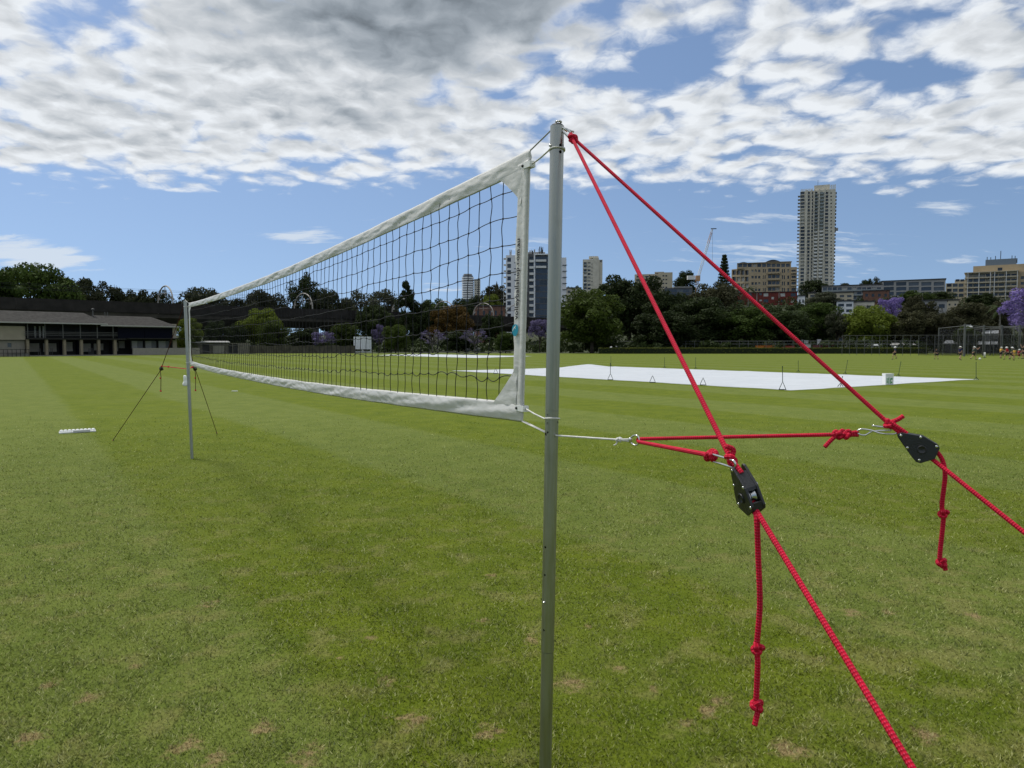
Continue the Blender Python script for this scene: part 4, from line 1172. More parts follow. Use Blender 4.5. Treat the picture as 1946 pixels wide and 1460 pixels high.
# undergrowth that closes the gaps on the slope and along the boundary
def undergrowth():
    rs = np.random.RandomState(5); cen, rad = [], []
    for i in range(620):
        D = rs.uniform(176, 330); px = rs.uniform(1080, 1990); p = at(px, 655, D)
        cen.append([p.x, D, max(terrain(p.x, D), 0)+rs.uniform(.2, 2.6)]); rad.append(rs.uniform(1.6, 3.4))
    for i in range(260):
        D = rs.uniform(158, 215); px = rs.uniform(-60, 1080); p = at(px, 655, D)
        cen.append([p.x, D, rs.uniform(.1, 2.2)]); rad.append(rs.uniform(1.3, 2.6))
    for i in range(150):
        D = rs.uniform(151, 170); px = rs.uniform(1060, 1760); p = at(px, 655, D)
        cen.append([p.x, D, rs.uniform(.3, 2.0)]); rad.append(rs.uniform(1.0, 1.9))
    for i in range(320):
        D = rs.uniform(320, 620); px = rs.uniform(840, 1990); p = at(px, 655, D)
        cen.append([p.x, D, terrain(p.x, D)+rs.uniform(.2, 3)]); rad.append(rs.uniform(2.0, 4.0))
    me = leaves_mesh('undergrowth', cen, rad, 46, .42, 8); me.materials.append(LM['dark'])
    tag(link('undergrowth', me), 'dark scrub and bushes massed on the slope below the buildings', 'bushes', kind='stuff')
undergrowth()
def hedge():
    a, b = gnd(1138, 672.5), gnd(1764, 672.5); D = a.y; h = at(1400, 661, D).z
    t = thing('hedge', 'long clipped hedge along the far right boundary', 'hedge', ((a.x+b.x)/2, D, 0))
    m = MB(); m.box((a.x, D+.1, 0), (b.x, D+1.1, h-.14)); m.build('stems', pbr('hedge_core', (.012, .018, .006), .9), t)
    rs = np.random.RandomState(2); N = 3400; cen = np.stack([rs.uniform(a.x, b.x, N), D+rs.uniform(0, 1.2, N), rs.uniform(.06, h-.10, N)], 1)
    cen[:N//2, 2] = h-.12+.03*rs.normal(size=N//2)
    me = leaves_mesh('foliage', cen, np.full(N, .15), 10, .07, 4); me.materials.append(LM['hedge']); link('foliage', me, t)
hedge()

# ================================================================== buildings
UNIT = {}
def unit(mat):
    if mat.name not in UNIT:
        m = MB(); m.box((-.5, -.5, -.5), (.5, .5, .5)); UNIT[mat.name] = m.mesh('piece', mat)
    return UNIT[mat.name]
class Wall:
    """vertical plane through a ground point; turns photo pixels into metres along it and up it"""
    def __init__(s, P, u):
        s.P = Vector((P[0], P[1], 0)); s.u = Vector((u[0], u[1], 0)).normalized(); s.n = Vector((s.u.y, -s.u.x, 0))   # n toward the camera
    def tz(s, px, py):
        d = ray(px, py); k = (s.P-CAM).dot(s.n)/d.dot(s.n); p = CAM+d*k
        return (p-s.P).dot(s.u), p.z
    def w(s, t, z, off=0.0): return s.P+s.u*t+s.n*off+UP*z
def wall_px(px, D, yaw=0.0):
    p = at(px, 655, D); yaw -= math.atan2(px-CX, F)          # fronts look towards the field
    return Wall((p.x, D), (math.cos(yaw), math.sin(yaw)))
def piece(parent, W_, t0, t1, z0, z1, o0, o1, mat, name):
    """box on a wall, between two offsets from its plane"""
    o = bpy.data.objects.new(name, unit(mat)); C.objects.link(o); o.parent = parent
    c = W_.w((t0+t1)/2, (z0+z1)/2, (o0+o1)/2)
    o.location = c-parent.location if parent.parent is None else c-parent.location-parent.parent.location
    o.rotation_euler = (0, 0, math.atan2(W_.u.y, W_.u.x)); o.scale = (abs(t1-t0), abs(o1-o0), abs(z1-z0)); return o
def block(parent, W_, t0, t1, z0, z1, depth, mat, openings=(), panes=None, rec=.35, off=0.0, name='wall', frames=None):
    """a volume whose front has real recessed openings, each with a pane of its own"""
    m = MB(); ts = sorted({t0, t1} | {x for o in openings for x in o[:2]}); zs = sorted({z0, z1} | {x for o in openings for x in o[2:4]})
    ts = [x for x in ts if t0 <= x <= t1]; zs = [x for x in zs if z0 <= x <= z1]
    for i in range(len(ts)-1):
        for j in range(len(zs)-1):
            tc, zc = (ts[i]+ts[i+1])/2, (zs[j]+zs[j+1])/2
            if any(o[0] < tc < o[1] and o[2] < zc < o[3] for o in openings): continue
            m.quad(W_.w(ts[i], zs[j], off), W_.w(ts[i+1], zs[j], off), W_.w(ts[i+1], zs[j+1], off), W_.w(ts[i], zs[j+1], off))
    for o in openings:
        a, b, c, d = o[:4]; q = [(a, c), (b, c), (b, d), (a, d)]
        for k in range(4):
            (x0, y0), (x1, y1) = q[k], q[(k+1) % 4]
            m.quad(W_.w(x0, y0, off), W_.w(x0, y0, off-rec), W_.w(x1, y1, off-rec), W_.w(x1, y1, off))
    B = [W_.w(t0, z0, off), W_.w(t1, z0, off), W_.w(t1, z1, off), W_.w(t0, z1, off)]; K = [p-W_.n*depth for p in B]
    for (i, j) in ((0, 1), (1, 2), (2, 3), (3, 0)): m.quad(B[i], K[i], K[j], B[j])
    m.quad(K[1], K[0], K[3], K[2])
    wo = m.build(name, mat, parent)
    for k, o in enumerate(openings):
        a, b, c, d = o[:4]; mt = panes[(k*7+int(abs(a)*13+c*5)) % len(panes)] if len(o) < 5 else o[4]
        po = piece(parent, W_, a+.002, b-.002, c+.002, d-.002, off-rec+.06, off-rec+.003, mt, 'window')
        if frames: piece(po if po.parent.parent is None else parent, W_, (a+b)/2-.05, (a+b)/2+.05, c+.01, d-.01, off-rec+.12, off-rec+.064, frames, 'frame') if False else None
    return wo
def grid(W_, x0, x1, nc, fx, y0, y1, nr, fy):
    """openings laid out in pixels: nc columns, nr rows, fx/fy = open share of each cell"""
    out = []
    for i in range(nc):
        for j in range(nr):
            cx = x0+(x1-x0)*(i+.5)/nc; cy = y0+(y1-y0)*(j+.5)/nr; hw = (x1-x0)/nc*fx/2; hh = (y1-y0)/nr*fy/2
            a, d = W_.tz(cx-hw, cy-hh); b, c = W_.tz(cx+hw, cy+hh); out.append((a, b, c, d))
    return out
GD = pbr('glass_dark', (.018, .022, .026), .12, spec=.6); GM = pbr('glass_mid', (.07, .08, .09), .15, spec=.6); GB = pbr('blind_pale', (.42, .42, .39), .6); GBL = pbr('glass_blue', (.022, .030, .045), .10, spec=.7)
WHITE = pbr('render_white', (.66, .67, .68), .8, var=.06, vscale=.3); CREAM = pbr('render_cream', (.42, .37, .27), .85, var=.08, vscale=.3)
SAND = pbr('render_sand', (.36, .29, .19), .85, var=.08, vscale=.3); CONC = pbr('concrete_pale', (.50, .47, .39), .85, var=.10, vscale=.4)
GREYW = pbr('render_grey', (.28, .275, .265), .8, var=.08, vscale=.3); DGREY = pbr('render_darkgrey', (.085, .088, .092), .7, var=.1); BRICK = pbr('red_brick', (.13, .028, .022), .9, var=.2, vscale=1.5)
BRICKB = pbr('brown_brick', (.16, .085, .06), .9, var=.2, vscale=1.5); SLAB = pbr('balcony_white', (.58, .58, .55), .7); RAIL = pbr('balcony_glass', (.22, .25, .25), .3); ROOFD = pbr('roof_dark', (.045, .045, .047), .8, var=.15)
TILE = pbr('roof_tile', (.28, .11, .06), .85, var=.15, vscale=2)
STD = [GD, GM, GB, GM, GD, GB, GM]
def base_z(W_, t): p = W_.w(t, 0); return terrain(p.x, p.y)-2
def new_building(label, W_, px, name='apartment_block', cat='building'):
    t, _ = W_.tz(px, 600); p = W_.w(t, 0); return thing(name, label, cat, (p.x, p.y, max(terrain(p.x, p.y), 0)))

def tall_tower():
    W_ = wall_px(1552, 560, .0); B = new_building('very tall cream residential tower with stacked balconies on the skyline', W_, 1552, 'tower_block', 'tower')
    T = lambda x, y=450: W_.tz(x, y)[0]; Z = lambda y, x=1552: W_.tz(x, y)[1]
    zb = base_z(W_, 0); z1 = Z(362)
    nf = 31; y0, y1 = 364, 568
    cols = [(1521, 1529), (1534, 1539), (1541.5, 1545), (1547, 1553.5), (1557, 1564), (1567.5, 1574)]
    op = []
    for (a, b) in cols: op += grid(W_, a, b, 1, .96, y0, y1, nf, .66)
    op += grid(W_, 1578, 1581, 1, .9, y0, y1, nf, .34)
    block(B, W_, T(1519), T(1586), zb, z1, 20, CONC, op, STD, 1.2)
    for (a, b) in ((1529.5, 1533.5), (1539.2, 1541.2), (1545.2, 1546.8), (1554, 1556.5), (1564.6, 1567)):
        piece(B, W_, T(a), T(b), zb, z1+.6, 1.0, .02, CONC, 'rib')
    for i in range(nf):                                       # balconies: middle stack, left edge, right edge
        ya = y0+(y1-y0)*(i+.86)/nf; z = Z(ya)
        for (a, b, out) in ((1547.2, 1553.6, 1.3), (1557, 1564.2, 1.7)):
            piece(B, W_, T(a), T(b), z-.15, z+(1.05 if i > 12 or a > 1550 else .5), out, .03, SLAB if i > 10 else RAIL, 'balcony')
        piece(B, W_, T(1514.5), T(1518.9), z-.12, z+.10, -.5, -7, GREYW, 'balcony')
        piece(B, W_, T(1586.1), T(1588.2), z-.12, z+.85, -.5, -6, DGREY, 'balcony')
    piece(B, W_, T(1586.2), T(1592.5), Z(439), Z(435), -1, -6, GREYW, 'balcony')
    block(B, W_, T(1545), T(1575), z1+.005, Z(351), 12, CONC, [], None, .3, -3, 'plant_room')
    for k in range(9):
        x = 1520+k*2.6; piece(B, W_, T(x), T(x+1.6), z1+.01, Z(357.5), -.2, -.6, SLAB, 'parapet_panel')
    for k in range(3): piece(B, W_, T(1576+k*3.6), T(1578.6+k*3.6), z1+.01, Z(353.5), -.2, -.6, SLAB, 'parapet_panel')
    m = MB(); p = W_.w(T(1552), Z(352), -6); m.tube([p, p+UP*5], .12, 6); m.build('mast', DARKM, B)
tall_tower()

def white_tower():
    W_ = wall_px(1020, 300, .0); B = new_building('white tower block with dark glass middle behind net and near pole', W_, 1020, 'tower_block', 'tower')
    T = lambda x: W_.tz(x, 540)[0]; Z = lambda y: W_.tz(1020, y)[1]; zb = base_z(W_, 0)
    nf = 10
    op = grid(W_, 963, 972, 1, .78, 488, 606, nf, .66)+grid(W_, 976.5, 981, 1, .75, 494, 606, nf, .16)+grid(W_, 981.5, 984, 1, .7, 494, 606, nf, .16)
    block(B, W_, T(961.5), T(996), zb, Z(485), 16, WHITE, op, [GD, GM, GD, GBL], .4)
    op2 = grid(W_, 1006, 1014, 1, .95, 486, 606, nf, .62)
    block(B, W_, T(996.02), T(1015), zb, Z(483), 16, DGREY, op2, [GD, GM], .5, .25)
    piece(B, W_, T(1014.3), T(1017), zb, Z(482.5), .75, .255, WHITE, 'rib'); 
    for i in range(nf):
        y = 486+12*(i+.72)
        piece(B, W_, T(1006), T(1014.2), Z(y+4.5), Z(y), 1.15, .27, SLAB, 'balcony')
    op3 = grid(W_, 1017.5, 1050, 4, .94, 487, 611, 11, .84)
    block(B, W_, T(1017.02), T(1051), zb, Z(485), 15, DGREY, op3, [GBL, GBL, GD, GBL], .12, .05)
    for k, y in enumerate((494, 506)): piece(B, W_, T(1018), T(1038), Z(y+4), Z(y), 1.2, .06, SLAB, 'balcony')
    piece(B, W_, T(1015.1), T(1051), Z(485)+.01, Z(482.8), .9, -3, WHITE, 'cornice')
    block(B, W_, T(1051.02), T(1076.5), zb, Z(489), 13, WHITE, [], None, .3, -1.5)
    for i in range(9):
        y = 503+11.6*i; piece(B, W_, T(1069), T(1078), Z(y+1), Z(y), -1.0, -1.48, DGREY, 'ledge')
    for i in range(10):
        y = 490+11.8*i; piece(B, W_, T(957), T(961.4), Z(y+1.2), Z(y), -.3, -5, SLAB, 'balcony'); piece(B, W_, T(956.7), T(957.3), Z(y+12), Z(y), -.35, -.6, SLAB, 'balcony_post')
    block(B, W_, T(980), T(1036), Z(483)+.02, Z(477), 8, GREYW, [], None, .3, -4, 'plant_room')
    r2 = random.Random(4)
    for k in range(22):
        x = r2.choice([r2.uniform(966, 984), r2.uniform(1006, 1016), r2.uniform(1022, 1036), r2.uniform(1024, 1034)]); h = r2.uniform(7, 17)
        m = MB(); p = W_.w(T(x), Z(484), -r2.uniform(1, 6)); m.tube([p, p+UP*h/F*300], r2.choice([.10, .18, .28]), 6); m.build('antenna', r2.choice([DARKM, GREYW]), B)
white_tower()

def round_tower():
    W_ = wall_px(895, 700, 0); B = new_building('pale rounded tower with ribbon windows seen through the net', W_, 895, 'tower_block', 'tower')
    T = lambda x: W_.tz(x, 540)[0]; Z = lambda y: W_.tz(895, y)[1]; zb = base_z(W_, 0); c = W_.w(T(889), 0, -7); r = (T(901)-T(877.5))/2
    m = MB(); n = 24
    ring = [Vector((math.cos(2*math.pi*k/n)*r, math.sin(2*math.pi*k/n)*r, 0)) for k in range(n)]
    m.prism([(p.x, p.y) for p in [x*.86 for x in ring]], zb, Z(523), Matrix.Translation(c)); m.build('core', GM, B)
    for i in range(10):
        z = Z(526+4.4*i); m = MB(); m.prism([(p.x, p.y) for p in ring], z-1.35, z, Matrix.Translation(c)); m.build('balcony_ring', WHITE, B)
    m = MB(); m.prism([(p.x*.7, p.y*.7) for p in ring], Z(523), Z(520), Matrix.Translation(c)); m.build('plant_room', GREYW, B)
    block(B, W_, T(901.2), T(913), zb, Z(530), 10, CONC, grid(W_, 902, 912.5, 3, .7, 531, 568, 9, .5), STD, .5, -4)
round_tower()
def mid_tower():
    W_ = wall_px(1126, 520, .0); B = new_building('beige tower block with balconies right of the near pole', W_, 1126, 'tower_block', 'tower')
    T = lambda x: W_.tz(x, 520)[0]; Z = lambda y: W_.tz(1126, y)[1]; zb = base_z(W_, 0)
    op = grid(W_, 1108.5, 1123, 2, .78, 497, 552, 8, .55)+grid(W_, 1124, 1125.6, 1, .9, 499, 552, 8, .3)
    block(B, W_, T(1107.5), T(1126.5), zb, Z(493), 14, CONC, op, STD, .9)
    for i in range(8):
        y = 497+6.9*(i+.8); piece(B, W_, T(1109), T(1115), Z(y+1.5), Z(y-.6), 1.0, .02, SLAB if i % 2 else RAIL, 'balcony')
    block(B, W_, T(1126.52), T(1138), zb, Z(490), 12, CONC, [], None, .3, .25); block(B, W_, T(1138.02), T(1145), zb, Z(493.5), 12, CONC, grid(W_, 1140.5, 1144, 1, .9, 494, 498, 1, .9), [GD], .4, -1.5)
    block(B, W_, T(1119), T(1137), Z(490)+.02, Z(486.5), 7, CONC, [], None, .3, -2, 'plant_room')
mid_tower()
def cream_block():
    W_ = wall_px(1243, 430, 0); B = new_building('cream flat-roofed block among trees right of the nearer red rope', W_, 1243)
    T = lambda x: W_.tz(x, 530)[0]; Z = lambda y: W_.tz(1243, y)[1]; zb = base_z(W_, 0)
    block(B, W_, T(1206), T(1251), zb, Z(521), 14, CREAM, grid(W_, 1209, 1250, 5, .86, 523, 559, 5, .56), STD, .9)
    for i in range(5): piece(B, W_, T(1208), T(1250.5), Z(523+7.2*(i+.97)), Z(523+7.2*(i+.62)), 1.0, .02, CREAM, 'balcony')
    block(B, W_, T(1251.02), T(1278), zb, Z(518.5), 13, CREAM, grid(W_, 1258, 1269, 2, .62, 521, 557, 5, .34), [GD], .4, .6)
    block(B, W_, T(1244), T(1262), Z(518.5)+.02, Z(516), 7, GREYW, [], None, .3, -3, 'plant_room')
cream_block()
def glass_house():
    W_ = wall_px(1290, 380, .1); B = new_building('low dark blue glazed building beneath the cream block', W_, 1290, 'glazed_building')
    T = lambda x: W_.tz(x, 560)[0]; Z = lambda y: W_.tz(1290, y)[1]; zb = base_z(W_, 0)
    block(B, W_, T(1263), T(1316), zb, Z(547), 14, DGREY, grid(W_, 1264, 1315, 9, .93, 549, 572, 3, .8), [GBL, GM, GBL], .15)
    piece(B, W_, T(1280), T(1315), Z(547)+.01, Z(545), .4, -10, GREYW, 'roof')
glass_house()
def cream_hotel():
    W_ = wall_px(1452, 350, .0); B = new_building('cream hotel with arched roof tops and balconies beside the tower', W_, 1452)
    T = lambda x: W_.tz(x, 530)[0]; Z = lambda y: W_.tz(1452, y)[1]; zb = base_z(W_, 0)
    ys = (510, 558); nr = 4
    op = grid(W_, 1427, 1446, 3, .62, 509, 557, nr, .40)+grid(W_, 1449, 1456, 2, .5, 509, 557, nr, .55)+grid(W_, 1485, 1492.5, 2, .5, 509, 557, nr, .60)+grid(W_, 1496, 1500, 1, .8, 509, 557, nr, .5)
    op += grid(W_, 1459, 1482, 3, .84, 509, 557, nr, .74)
    op += [(o[0], o[1], o[2], o[3]) for o in grid(W_, 1404, 1502, 9, .8, 497.5, 506.5, 1, .84)]
    block(B, W_, T(1424), T(1503), zb, Z(509), 18, SAND, [o for o in op if o[3] < Z(508)], STD, .8)
    block(B, W_, T(1400), T(1503), Z(509)+.01, Z(499), 16, SAND, grid(W_, 1402, 1502, 11, .8, 500.5, 507.5, 1, .9), STD, .8, -1.2, 'attic_wall')
    block(B, W_, T(1503.02), T(1514), zb, Z(510), 14, SAND, grid(W_, 1503.6, 1512.5, 1, .92, 512, 558, nr, .74), [GD, GM], 1.2, .9)
    Wl = Wall(W_.w(T(1424), 0), (math.cos(R(-52)), math.sin(R(-52))))     # angled left wing
    Tl = lambda x: Wl.tz(x, 530)[0]; Zl = lambda y: Wl.tz(1407, y)[1]
    block(B, Wl, Tl(1390), -.02, zb, Z(508), 10, SAND, grid(Wl, 1391, 1423, 4, .84, 512, 562, 4, .66), STD, .9)
    for i in range(4):
        y = 509+12*(i+.93); piece(B, W_, T(1458.5), T(1482.5), Z(y+1), Z(y-2.4), 1.2, .02, SAND, 'balcony'); piece(B, W_, T(1503.2), T(1514), Z(y+2), Z(y-1.2), 2.0, .92, SAND, 'balcony')
    for (x0, x1, yt) in ((1402, 1422, 496.5), (1452, 1484, 494)):
        m = MB(); n = 12; pr = [(T(x0), Z(499))]+[(T(x0)+(T(x1)-T(x0))*k/n, Z(499)+.02+(Z(yt)-Z(499))*math.sin(math.pi*k/n)) for k in range(1, n)]+[(T(x1), Z(499))]
        fr = [W_.w(a, b, -.9) for a, b in pr]; bk = [p-W_.n*9 for p in fr]; k = len(fr)
        m.v = [tuple(p) for p in fr+bk]; m.face(range(k)); m.face([k+i for i in range(k)][::-1])
        for i in range(k): j = (i+1) % k; m.face((i, k+i, k+j, j))
        m.build('arched_roof', ROOFD, B)
    piece(B, W_, T(1400), T(1504), Z(499)+.015, Z(498.2), -.5, -14, SAND, 'cornice')
cream_hotel()
def red_flats():
    W_ = wall_px(1450, 315, 0); B = new_building('dark red brick flats with white windows below the cream hotel', W_, 1450)
    T = lambda x: W_.tz(x, 565)[0]; Z = lambda y: W_.tz(1450, y)[1]; zb = base_z(W_, 0)
    op = []
    for (a, b, c, d) in ((1391, 1401, 557.5, 563.5), (1419, 1428, 557.5, 563), (1443, 1448, 557.5, 561), (1451, 1460, 557.5, 563.5), (1466, 1471, 564, 569), (1483, 1492, 557.5, 563.5), (1503, 1512, 557.5, 563.5),
                         (1443, 1448, 569.5, 572.5), (1451, 1460, 569, 575), (1484, 1492, 569.5, 575), (1503, 1511, 569.5, 575), (1451, 1459, 581, 586), (1402, 1410, 570, 575), (1425, 1432, 570, 575)):
        t0, z1 = W_.tz(a, c); t1, z0 = W_.tz(b, d); op.append((t0, t1, z0, z1))
    block(B, W_, T(1376), T(1515), zb, Z(556), 12, BRICK, op, [GB, GM, GB, GD], .25)
    piece(B, W_, T(1375), T(1516), Z(556)+.01, Z(555), .4, -12, ROOFD, 'roof')
    for x in (1438, 1480): piece(B, W_, T(x), T(x+.8), zb+2, Z(557), .14, .01, GB, 'downpipe')
red_flats()
def terrace(label, D, x0, x1, yt, yb, nc, nr, mat, pan, fx=.8, fy=.66, yaw=0.0, name='apartment_block', bal=None, depth=12):
    W_ = wall_px((x0+x1)/2, D, yaw); B = new_building(label, W_, (x0+x1)/2, name); T = lambda x: W_.tz(x, yt)[0]; Z = lambda y: W_.tz((x0+x1)/2, y)[1]; zb = base_z(W_, 0)
    block(B, W_, T(x0), T(x1), zb, Z(yt), depth, mat, grid(W_, x0+1, x1-1, nc, fx, yt+2, yb, nr, fy), pan, .6)
    piece(B, W_, T(x0)-.3, T(x1)+.3, Z(yt)+.01, Z(yt)+.4, .4, -depth, ROOFD, 'roof')
    if bal:
        for j in range(nr): y = yt+2+(yb-yt-2)*(j+.86)/nr; piece(B, W_, T(x0+1), T(x1-1), Z(y+1.3), Z(y-1.2), 1.1, .02, bal, 'balcony')
    return B
terrace('pale grey terrace flats with glass balconies right of the tower', 330, 1562, 1676, 543, 571, 12, 3, GREYW, [GM, GB, GD, GM], .82, .7, 0, bal=RAIL)
terrace('tan low flats half hidden by a grey green tree', 300, 1536, 1622, 557, 575, 6, 2, CREAM, [GD, GM], .6, .5)
terrace('brick-fronted flats at the end of the grey terrace', 310, 1640, 1690, 553, 580, 4, 2, BRICKB, [GD, GM], .4, .45)
terrace('dark grey office block with wide windows on the hill', 345, 1676, 1797, 533, 563, 5, 3, GREYW, [GM, GD, GBL], .80, .66)
terrace('white two-storey terrace house at the edge of the wood', 262, 1590, 1622, 573, 596, 2, 2, WHITE, [GD, GD, GM], .72, .5, name='terrace_house')
terrace('white low house right of the white terrace house', 270, 1622, 1662, 574, 592, 2, 1, CONC, [GD, GM], .5, .4, name='terrace_house')
terrace('small white house with pink roof next to the brick flats', 290, 1516, 1530, 563, 580, 2, 1, WHITE, [GD], .5, .4, name='terrace_house')
terrace('grey flat-roofed house among trees below the office block', 245, 1742, 1800, 572, 590, 3, 1, GREYW, [GD, GM], .6, .45, name='flat_house')
terrace('white retaining house wall below the large cream flats', 262, 1798, 1822, 571, 585, 2, 1, CREAM, [GD], .3, .3, name='flat_house')
terrace('small sand-coloured house with one dark window at the foot of the slope', 172, 1588, 1606, 614, 655, 1, 2, SAND, [GD], .45, .3, name='cottage', depth=6)
terrace('red brick house behind the viaduct seen through the net', 262, 902, 960, 582, 606, 5, 1, BRICKB, [GD], .35, .4, name='brick_house')
terrace('pale low flats behind the large olive green tree', 330, 1076, 1104, 548, 580, 3, 3, CONC, STD, .6, .5)
def big_flats():
    W_ = wall_px(1880, 350, 0); B = new_building('large cream flats with rows of balconies at the right edge', W_, 1880); T = lambda x: W_.tz(x, 540)[0]; Z = lambda y: W_.tz(1880, y)[1]; zb = base_z(W_, 0)
    block(B, W_, T(1834), T(1934), zb, Z(518), 14, CREAM, grid(W_, 1837, 1933, 8, .86, 519, 565, 5, .68), [GD, GM, GD, GM, GB], 1.4)
    for j in range(5):
        y = 519+9.2*(j+.98); piece(B, W_, T(1833), T(1935), Z(y+.6), Z(y-1.8), 1.3, .02, CREAM, 'balcony')
    for x in (1838.5, 1859.5, 1881, 1889, 1911, 1932): piece(B, W_, T(x), T(x+1.3), zb+1, Z(517), 1.7, 1.32, SLAB, 'rib')
    piece(B, W_, T(1832), T(1936), Z(518)+.01, Z(516.6), 1.8, -13, CREAM, 'cornice')
    block(B, W_, T(1797), T(1833.9), zb, Z(535), 14, CREAM, grid(W_, 1798, 1832, 3, .8, 537, 566, 3, .6), [GD, GM], .9, -1.5)
    block(B, W_, T(1814), T(1833.8), Z(535)+.02, Z(529), 12, CREAM, grid(W_, 1815, 1833, 2, .8, 530, 535, 1, .8), [GD], .6, -2)
    block(B, W_, T(1848), T(1990), Z(518)+.03, Z(503), 16, SAND, [W_.tz(1895, 513)+W_.tz(1902, 506) and (T(1895), T(1904), Z(514), Z(508))], [GD], .6, -5, 'upper_wall')
    block(B, W_, T(1934.1), T(1990), zb, Z(519), 16, SAND, grid(W_, 1938, 1990, 5, .6, 522, 565, 4, .5), [GD, GM], .7, -2)
    block(B, W_, T(1871), T(1931), Z(503)+.02, Z(491), 10, pbr('plant_blue', (.13, .17, .21), .6), [], None, .3, -7, 'plant_room')
    r2 = random.Random(9)
    for x, h in ((1874, 8), (1890, 9), (1900, 18), (1922, 8), (1928, 7), (1932, 9), (1881, 7), (1931, 6)):
        m = MB(); p = W_.w(T(x), Z(493 if x < 1931 else 500), -8.5); m.tube([p, p+UP*h/F*350], .16, 6); m.build('antenna', DARKM, B)
big_flats()
def spire():
    D = 520; p = at(944, 560, D); t = thing('church_spire', 'tiny dark church spire above the hillside trees', 'spire', (p.x, D, terrain(p.x, D)))
    zb = terrain(p.x, D)-1; zt = at(944, 534, D).z; zm = at(944, 545, D).z
    m = MB(); m.box((p.x-1.2, D-1.2, zb), (p.x+1.2, D+1.2, zm)); m.build('tower', DGREY, t)
    m = MB(); m.lathe([(1.5, zm), (.5, (zm+zt)/2), (.05, zt)], 8, Matrix.Translation((p.x, D, 0))); m.build('steeple', ROOFD, t)
spire()
def crane():
    D = 460; base = at(1325, 533, D); tip = at(1354, 435, D); t = thing('tower_crane', 'white and orange luffing crane on the hill skyline', 'crane', (base.x, D, terrain(base.x, D)))
    wm, om = pbr('crane_white', (.6, .6, .58), .6), pbr('crane_orange', (.42, .25, .13), .6)
    def lattice(a, b, w, n, mat, nm):
        m = MB(); a, b = Vector(a), Vector(b); ax = (b-a).normalized(); s1 = Vector((0, 1, 0)); s2 = ax.cross(s1).normalized()
        cs = [s1*w+s2*w, s1*w-s2*w, -s1*w-s2*w, -s1*w+s2*w]
        for c in cs: m.tube([a+c, b+c*.6], .10, 4)
        for i in range(n):
            for k in range(4): m.tube([a.lerp(b, i/n)+cs[k], a.lerp(b, (i+1)/n)+cs[(k+1) % 4]], .06, 3)
        m.build(nm, mat, t)
    lattice((base.x, D, terrain(base.x, D)), base, 1.0, 8, om, 'mast')
    lattice(base, base.lerp(tip, .28), .75, 8, wm, 'jib'); lattice(base.lerp(tip, .28), base.lerp(tip, .72), .7, 12, wm, 'jib'); lattice(base.lerp(tip, .72), base.lerp(tip, .93), .6, 6, om, 'jib'); lattice(base.lerp(tip, .93), tip, .5, 3, wm, 'jib')
    m = MB(); q = at(1313, 528, D); m.box((q.x-2.3, D-1.2, q.z-1.3), (q.x+2.3, D+1.2, q.z+1.3)); m.build('counterweight', wm, t)
    m = MB(); q = at(1326, 530, D); m.box((q.x-1.3, D-1.2, q.z-1.5), (q.x+1.3, D+1.2, q.z+2)); m.build('cab', om, t)
    m = MB(); m.box((tip.x-1, D-.3, tip.z-.2), (tip.x+2.5, D+.3, tip.z+.3)); m.build('jib_head', DARKM, t)
    m = MB(); m.tube([tip, (tip.x+.3, D, at(1352, 497, D).z)], .07, 4); m.build('hoist_rope', DARKM, t)
crane()

# ---- railway viaduct
VP, VU = Vector((-94, 130, 0)), Vector((98.5, 96, 0)).normalized(); VN = Vector((-VU.y, VU.x, 0))
def viaduct():
    t = thing('railway_viaduct', 'long dark concrete railway viaduct crossing behind the trees', 'viaduct', VP)
    M = Matrix((VU, VN, UP)).transposed().to_4x4(); M.translation = VP
    dk = pbr('viaduct_dark', (.019, .017, .016), .9, var=.35, vscale=.6); sf = pbr('viaduct_concrete', (.042, .038, .032), .9, var=.35, vscale=.4); pr = pbr('pier_concrete', (.10, .092, .08), .9, var=.25, vscale=.5)
    for i in range(27):                                          # parapet panels
        a = -24+9*i; m = MB(); m.box((a+.03, -.35, 8.35), (a+8.97, 0, 10.5+.03*math.sin(i*3.3)), M); m.build('parapet_panel', dk, t)
    m = MB(); m.prism([(-.0, 8.3), (-.0, 7.4), (2.2, 5.9), (7.6, 5.9), (9.9, 7.4), (9.9, 8.3)], -24, 219, M @ Matrix(((0, 0, 1, 0), (1, 0, 0, 0), (0, 1, 0, 0), (0, 0, 0, 1)))); m.build('deck', sf, t)
    m = MB(); m.box((-24, 9.5, 8.31), (219, 9.9, 10.3), M); m.build('back_parapet', dk, t)
    for i in range(10):
        a = -8+24.5*i; m = MB(); m.box((a-1.0, 2.8, 0), (a+1.0, 7.0, 5.9), M); m.build('pier', pr, t)
viaduct()
def via_at(px):
    d = ray(px, 600); k = d.x/d.y; s = (k*VP.y-VP.x)/(VU.x-k*VU.y); return s
HOOP = pbr('hoop_steel', (.30, .28, .25), .6)
